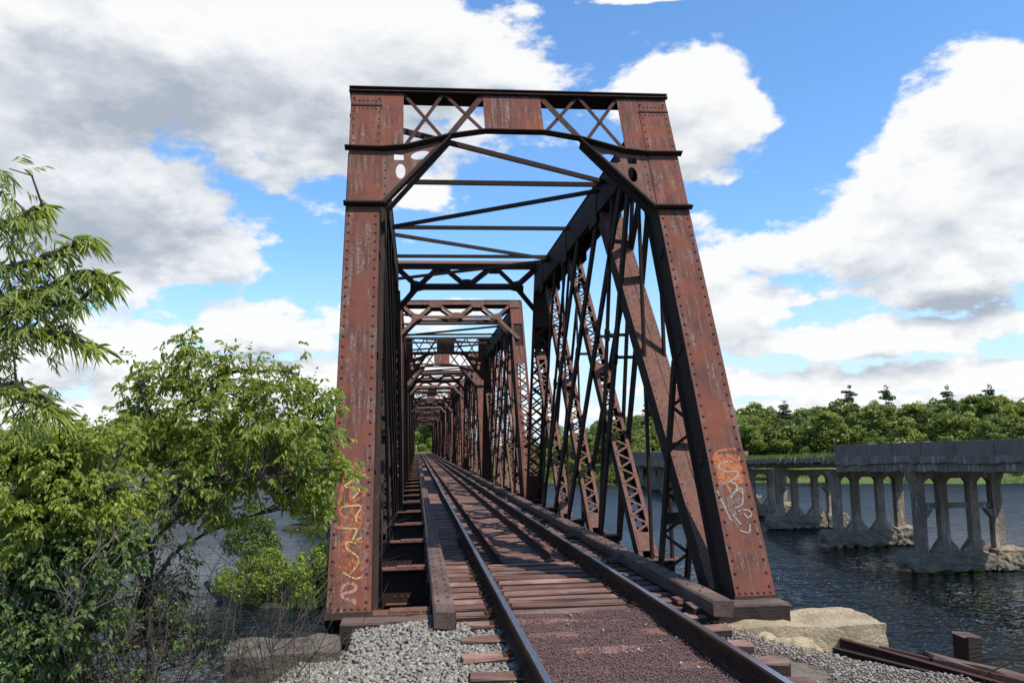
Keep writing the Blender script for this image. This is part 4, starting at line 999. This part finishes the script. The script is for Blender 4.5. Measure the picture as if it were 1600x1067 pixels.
# leaves hanging along the willow's reaching boughs
root = bpy.data.objects['willow_tree']; P = []; D = []
for a in WARMS:
    q = smooth_path(a, 10)
    for i, c in enumerate(q):
        for k in range(5):
            P.append(np.array(c)+RNG.normal(size=3)*.012); D.append(np.array([.35+RNG.normal()*.35, RNG.normal()*.5, -.35+RNG.normal()*.3]))
P = np.array(P); D = np.array(D); o = link('foliage', leaf_mesh('foliage', P, D, RNG.uniform(.07, .125, len(P)), RNG.uniform(.009, .014, len(P)), 'willow_leaf', .4), root); o.matrix_parent_inverse = Matrix.Translation(-Vector(root.location))
# bare twigs
def bare(name, label, base, n, spread, h, m, seed, lean=(0, 0)):
    rn = random.Random(seed); mb = MB()
    def grow(p, d, L, r, lv):
        pts = [p]; q = p.copy(); dd = d.copy()
        for i in range(5):
            dd = (dd+Vector((rn.uniform(-.25, .25), rn.uniform(-.25, .25), rn.uniform(-.12, .18)))).normalized(); q = q+dd*L/5; pts.append(q.copy())
        mb.tube(pts, [r*(1-.13*i) for i in range(6)], 4, False)
        if lv > 0:
            for k in range(4):
                i = rn.randrange(1, 6); nd = (dd+Vector((rn.uniform(-1, 1), rn.uniform(-1, 1), rn.uniform(-.3, .8)))*.9).normalized(); grow(pts[i], nd, L*.55, r*.55, lv-1)
    for i in range(n):
        p = Vector(base)+Vector((rn.uniform(-spread, spread), rn.uniform(-.3, .3), 0)); grow(p, Vector((rn.uniform(-.5, .5)+lean[0], rn.uniform(-.2, .2)+lean[1], 1)).normalized(), h*rn.uniform(.7, 1.1), .0085, 3)
    return tag(mb.build(name, m), label, 'shrub')
bare('bare_brush', 'tangle of bare brown twigs rising below the box elder at the water side', (-3.45, 6.9, -1.3), 13, .5, 1.7, 'twig_bark', 5, (.2, 0))
bare('bare_brush', 'tangle of leafless grey twigs at the very bottom left', (-3.85, 6.0, -1.4), 18, .5, 1.5, 'twig_bark', 9)
bare('bare_brush', 'a few pale dead twigs sticking out of the left bush', (-3.95, 5.75, .3), 5, .35, .85, 'pale_twig', 12, (.6, 0))

def crown_mesh(name, blobs, n, size, m, flat=.5):
    """blobs: (x,y,z,rx,rz) ; many small leaf-clump faces on and inside the lobes"""
    vol = np.array([b[3]**1.6 for b in blobs]); idx = RNG.choice(len(blobs), n, p=vol/vol.sum()); B = np.array(blobs)[idx]
    u = norm(RNG.normal(size=(n, 3))); rr = RNG.uniform(.55, 1.06, (n, 1))
    P = B[:, :3]+u*rr*np.stack([B[:, 3], B[:, 3], B[:, 4]], 1)
    nr = norm(u+RNG.normal(size=(n, 3))*.55); a = norm(np.cross(nr, RNG.normal(size=(n, 3)))); b = np.cross(nr, a)
    s = RNG.uniform(.5, 1.3, (n, 1))*size; e = RNG.uniform(.5, .9, (n, 1))
    v = np.stack([P-a*s, P-b*s*e+nr*s*.25, P+a*s, P+b*s*e-nr*s*.15], 1)
    f = np.arange(n*4).reshape(n, 4); return npmesh(name, v.reshape(-1, 3), f, m)
def far_variant(seed, kind='round'):
    rn = random.Random(seed); bl = []; H = 10.
    if kind == 'round':
        wx = rn.uniform(.75, 1.25); ox = rn.uniform(-.8, .8); tp = rn.uniform(.75, 1.1)
        for i in range(rn.randrange(22, 36)):
            t = rn.random(); z = 2.2+t*6.6; r = 2.6*(math.sin(math.pi*(.18+.78*(z-1)/9))**.6); a = rn.uniform(0, 6.28); d = r*rn.uniform(.35, .95)
            q = rn.uniform(.65, 1.25)*(1.1-.35*t); bl.append((d*math.cos(a)*wx+ox*t, d*math.sin(a)/wx, z*tp+rn.uniform(-.5, .5), q, q*rn.uniform(.6, .9)))
        bl.append((0, 0, 5, 1.8, 3.2))
        bl.append((ox, 0, 9.1*tp, .7, .7))
    elif kind == 'bush':
        for i in range(18):
            a = rn.uniform(0, 6.28); d = rn.uniform(0, 1)*3.6; z = rn.uniform(1, 7.5)*(1-d/5.5); q = rn.uniform(.9, 1.7); bl.append((d*math.cos(a), d*math.sin(a), z, q, q*.8))
    return bl
VAR = [crown_mesh('crown', far_variant(i), 5200, (.16, .19, .22)[i % 3], 'far_leaf' if i % 3 else 'far_leaf_deep') for i in range(10)]
BVAR = [crown_mesh('crown', far_variant(40+i, 'bush'), 3600, .24, 'far_leaf') for i in range(3)]
def trunk_mesh(seed, h=8.5, m='bark', r=.16, limbs=True):
    rn = random.Random(seed); mb = MB(); p = [Vector((0, 0, -.6))]
    for i in range(5): p.append(p[-1]+Vector((rn.uniform(-.2, .2), rn.uniform(-.2, .2), (h+.6)/5)))
    mb.tube(p, [r*(1.15-.19*i) for i in range(6)], 7)
    for k in range(6 if limbs else 0):
        b = p[2+k % 3]; a = rn.uniform(0, 6.28); mb.tube([b, b+Vector((math.cos(a)*.9, math.sin(a)*.9, .8)), b+Vector((math.cos(a)*1.9, math.sin(a)*1.9, 1.9))], [r*.45, r*.3, r*.1], 5, False)
    return mb.build('trunk', m, mesh_only=True)
TVAR = [trunk_mesh(i) for i in range(3)]; PT = trunk_mesh(9, 9.4, 'bark', .15, False); WT = trunk_mesh(8, 8, 'pale_twig', .09)
def pine_crown(seed):
    rn = random.Random(seed); bl = []
    for k in range(8):
        z = 3.4+k*.85+rn.uniform(-.2, .2); r = 2.7*(1-k/9.5)*rn.uniform(.55, 1.2)
        for j in range(6):
            a = rn.uniform(0, 6.28); d = r*rn.uniform(.3, 1); bl.append((d*math.cos(a), d*math.sin(a), z+rn.uniform(-.3, .3)+.15*d, rn.uniform(.45, .8), rn.uniform(.16, .34)))
    bl.append((0, 0, 10.4, .35, .4)); return crown_mesh('crown', bl, 4200, .13, 'pine_needle')
PV = [pine_crown(i) for i in range(3)]
rf = random.Random(21)
def far_tree(x, y, h, kind, label, group, cat='tree', name=None):
    z = far_ground(x, y)-.1; 
    r = empty(name or {'r': 'leafy_tree', 'b': 'shore_bush', 'p': 'pine_tree'}[kind], (x, y, z), label, cat, group, rf.uniform(0, 6.28)); s = h/10.
    for me in ((rf.choice(VAR), rf.choice(TVAR)) if kind == 'r' else (rf.choice(PV), PT) if kind == 'p' else (rf.choice(BVAR),)):
        o = link(me.name.split('.')[0], me, r); w = rf.uniform(1.15, 1.5) if kind == 'r' else 1.0
        o.scale = (s*w, s*w, s)
    return r
def along(t):
    """point on the right-hand shore, t metres from the bridge side"""
    pts = SHORE[9:]
    for (ax, ay), (bx, by) in zip(pts, pts[1:]):
        L = math.hypot(bx-ax, by-ay)
        if t <= L: return ax+(bx-ax)*t/L, ay+(by-ay)*t/L, -(by-ay)/L, (bx-ax)/L
        t -= L
    return bx, by, -(by-ay)/L, (bx-ax)/L
for off, step, h0, h1, row in ((6, 4.3, 4.6, 7.0, 'front-row'), (12, 4.3, 6.2, 7.8, 'second-row'), (20, 4.6, 7.0, 8.5, 'middle-row'), (29, 4.8, 7.6, 8.9, 'back-row'), (40, 5, 8.2, 9.3, 'rearmost')):
    t = rf.uniform(0, 3)-4
    while t < 112:
        x, y, nx, ny = along(max(0, t)); x += nx*off+rf.uniform(-1, 1)+(min(0, t)); y += ny*off+rf.uniform(-1.5, 1.5)
        q = (x+1.6)/y; place = 'seen through the truss members' if q < .33 else 'just right of the inclined end post' if q < .44 else 'above the broken part of the causeway' if q < .53 else 'above the middle of the causeway parapet' if q < .68 else 'above the right end of the causeway parapet'
        far_tree(x, y, rf.uniform(h0, h1)*(1.0 if q > .33 else .92), 'r', row+' leafy tree of the far wood '+place, 'trees of the far bank wood'); t += step*rf.uniform(.8, 1.25)
t = 0
while t < 108:
    x, y, nx, ny = along(t); o_ = rf.uniform(1.5, 6.5); far_tree(x+nx*o_, y+ny*o_, rf.uniform(2.2, 5.0), 'b', 'low green bush on the grassy edge of the far bank', 'bushes of the far shore', 'bush'); t += 2.2*rf.uniform(.7, 1.4)
for x, y, h, lb in ((46.4, 108, 8.9, 'broad pine standing above the wood just right of the end post'), (57.6, 112, 9.4, 'pine rising above the leafy crowns over the broken part of the causeway'), (37.5, 112, 8.8, 'first pine tip right of the bridge post on the skyline'),
                    (63, 112, 9.2, 'small pine crown above the middle of the parapet'), (69.3, 108, 9.3, 'wide pine with layered limbs second from the right edge'), (75.5, 108, 9.4, 'narrow dark pine near the right edge of the skyline'), (31, 118, 8.8, 'pine behind the leafy wood next to the inclined end post')):
    far_tree(x, y, h+rf.choice((-.9, -.4, .2)), 'p', lb, 'pines above the far wood')
for x, y, h in ((41, 106, 6.5), (44, 104, 6), (47.5, 103, 6.5), (43, 112, 7.8), (47, 113, 8), (51, 110, 7.6), (39.5, 116, 8), (36, 108, 7), (45, 122, 8.8), (51, 121, 8.6), (40, 124, 8.8), (56, 118, 8.4)):
    far_tree(x, y, h, 'r', 'leafy tree filling the skyline gap beside the inclined right end post', 'trees of the far bank wood')
for x, y in ((49.8, 98), (54.6, 93), (67, 88), (61, 91)):
    pass
for row, (dy, h0, h1, n) in enumerate(((8, 7, 9.5, 26), (20, 9, 11.5, 26), (34, 10, 12.5, 24))):
    for i in range(n):
        x = -8-150*(i+rf.random()*.7)/n; 
        for (ax, ay), (bx, by) in zip(SHORE[1:6], SHORE[2:7]):
            if ax <= x <= bx: y = ay+(by-ay)*(x-ax)/(bx-ax)
        far_tree(x, y+dy+rf.uniform(-2, 2), rf.uniform(h0, h1)*(1+.15*(y-190)/80), 'r', 'distant leafy tree on the far left shore beyond the near bushes', 'trees of the far left shore')
for x, y, h, kd in ((-4, 210, 11, 'r'), (3, 212, 12, 'r'), (-1, 222, 13, 'r'), (8, 205, 11, 'r'), (-9, 205, 10, 'r'), (5.5, 199, 8, 'b'), (-6.5, 198, 8, 'b'), (1.5, 214, 8, 'b'), (-2, 206, 7, 'b'), (-4, 204, 7, 'b'), (0, 230, 14, 'r'), (4, 226, 13, 'r'), (2, 207, 7, 'b')):
    far_tree(x, y, h, kd, 'bright green tree framed by the last portal at the end of the bridge', 'trees at the far end of the bridge')
# islets and their shrubs
def shrub(name, blobs, n, size, m, base, label, cat='shrub', stems=5):
    r = empty(name, base, label, cat); o = link('foliage', crown_mesh('foliage', blobs, n, size, m), r)
    mb = MB(); rn = random.Random(n)
    for k in range(stems):
        b = rn.choice(blobs); mb.tube([(b[0]*.4, b[1]*.4, -.4), (b[0]*.7, b[1]*.7, b[2]*.5), (b[0], b[1], b[2])], [.035, .025, .01], 5, False)
    mb.build('stem', 'bark', r); return r
def islet(name, c, rx, ry, h, label):
    tag(rock(name, 'wet_soil', (c[0], c[1], WZ-.35), (rx*2, ry*2, h+.35), int(c[1]), .12, 4, .45), None, None, None, 'structure')
islet('islet_ground', (-6.0, 30.6), 1.9, 1.2, .16, '')
def cloud_blobs(seed, n, rx, ry, z0, z1, q0, q1):
    rn = random.Random(seed); out = []
    for i in range(n):
        a = rn.uniform(0, 6.28); d = rn.random()**.6; z = z0+(z1-z0)*rn.random()*(1-.55*d); q = rn.uniform(q0, q1); out.append((rx*d*math.cos(a), ry*d*math.sin(a), z, q, q*.8))
    return out
shrub('leafy_shrub', cloud_blobs(3, 52, 1.65, .95, .15, 1.75, .25, .48), 13000, .052, 'yellow_green_leaf', (-6.55, 30.2, WZ+.1), 'bright yellow-green shrub on the islet left of the end post')
shrub('leafy_shrub', cloud_blobs(4, 46, 1.25, .95, .15, 1.85, .25, .48), 12000, .052, 'yellow_green_leaf', (-4.75, 30.0, WZ+.1), 'rounded green shrub on the islet touching the left end post')
shrub('small_tree', cloud_blobs(5, 30, .85, .7, 1.6, 3.3, .2, .42), 5500, .05, 'dark_leaf', (-7.3, 31.2, WZ+.1), 'thin dark green little tree behind the yellow-green shrub', 'tree')
islet('islet_ground', (-7.4, 57), 2.6, 1.6, .3, '')
shrub('dark_shrub', cloud_blobs(6, 40, 1.9, 1.2, .3, 4.2, .35, .7), 6500, .08, 'far_leaf_deep', (-7.3, 57, WZ+.1), 'dark shrub standing in the river beyond the islet')
shrub('dark_shrub', cloud_blobs(16, 40, 2.6, 1.5, .5, 7.6, .6, 1.0), 8000, .11, 'far_leaf_deep', (-7.6, 70, WZ+.1), 'tall dark clump of trees on the river close to the left end post', 'trees')
islet('islet_ground', (-7.6, 70), 3.6, 2, .3, '')
mb = MB(); mb.tube(smooth_path([(-8.9, 31.6, WZ+.55), (-8.5, 31.2, WZ+.2), (-8.0, 30.8, WZ+.12), (-7.2, 30.2, WZ+.25)], 4), .11, 8); mb.tube([(-8.35, 31, WZ-.4), (-8.3, 31, WZ+.62)], .09, 7); mb.tube([(-8.1, 30.6, WZ+.1), (-7.7, 30.2, WZ-.2)], .07, 7)
tag(mb.build('driftwood_log', 'bark'), 'rotting log and stub sticking out of the water beside the islet', 'driftwood')
islet('islet_ground', (19.6, 57.5), 2.6, 1.4, .25, '')
# grass and reeds
def blades(name, pts, h, w, m, label, cat='grass'):
    n = len(pts); d = norm(np.concatenate([RNG.normal(size=(n, 2))*.28, np.ones((n, 1))], 1)); a = norm(np.concatenate([RNG.normal(size=(n, 2)), np.zeros((n, 1))], 1)); hh = (h*RNG.uniform(.4, 1.1, (n, 1)))
    v = np.stack([pts-a*w, pts+a*w, pts+d*hh], 1); f = np.arange(n*3).reshape(n, 3)
    return tag(link(name, npmesh(name, v.reshape(-1, 3), f, m)), label, cat, None, 'stuff')
P = np.array([tuple(cp(random.uniform(7.2, 34), abs(random.gauss(0, 1.4))+.05, 0)) for _ in range(6500)]); 
sv_ = (P-np.array(CO))@np.array(CD); P[:, 2] = [interp(TOP, s)-.03 for s in sv_]
blades('deck_grass', P, .30, .018, 'reed_grass', 'grass growing on the broken deck of the concrete causeway')
P = []
for _ in range(26000):
    t = random.uniform(-6, 108); x, y, nx, ny = along(max(0, t)); o_ = random.uniform(-.6, 5.5); x += nx*o_+min(0, t); y += ny*o_; P.append((x, y, far_ground(x, y)-.05))
blades('shore_grass', np.array(P), .95, .05, 'reed_grass', 'tall grass and reeds along the far shore')
P = [(19.6+random.gauss(0, 1.1), 57.5+random.gauss(0, .6), WZ+.1) for _ in range(2500)]+[(-4.9+random.gauss(0, .5), 29.2+random.gauss(0, .25), WZ+.05) for _ in range(400)]
Pw = [(x, y, near_ground(x, y)-.01) for x, y in [(random.gauss(-3.3, .35), random.uniform(6.5, 8.8)) for _ in range(1400)]]+[(x, y, near_ground(x, y)-.01) for x, y in [(random.gauss(3.7, .35), random.uniform(6.5, 9)) for _ in range(500)]]
blades('bank_weeds', np.array(Pw), .22, .004, 'reed_grass', 'sparse weeds and dry grass along both edges of the near bank')
blades('islet_reeds', np.array(P), .6, .02, 'reed_grass', 'green reeds at the water line of the islets', 'reeds')
for o in list(bpy.data.meshes):
    if o.users == 0: bpy.data.meshes.remove(o)
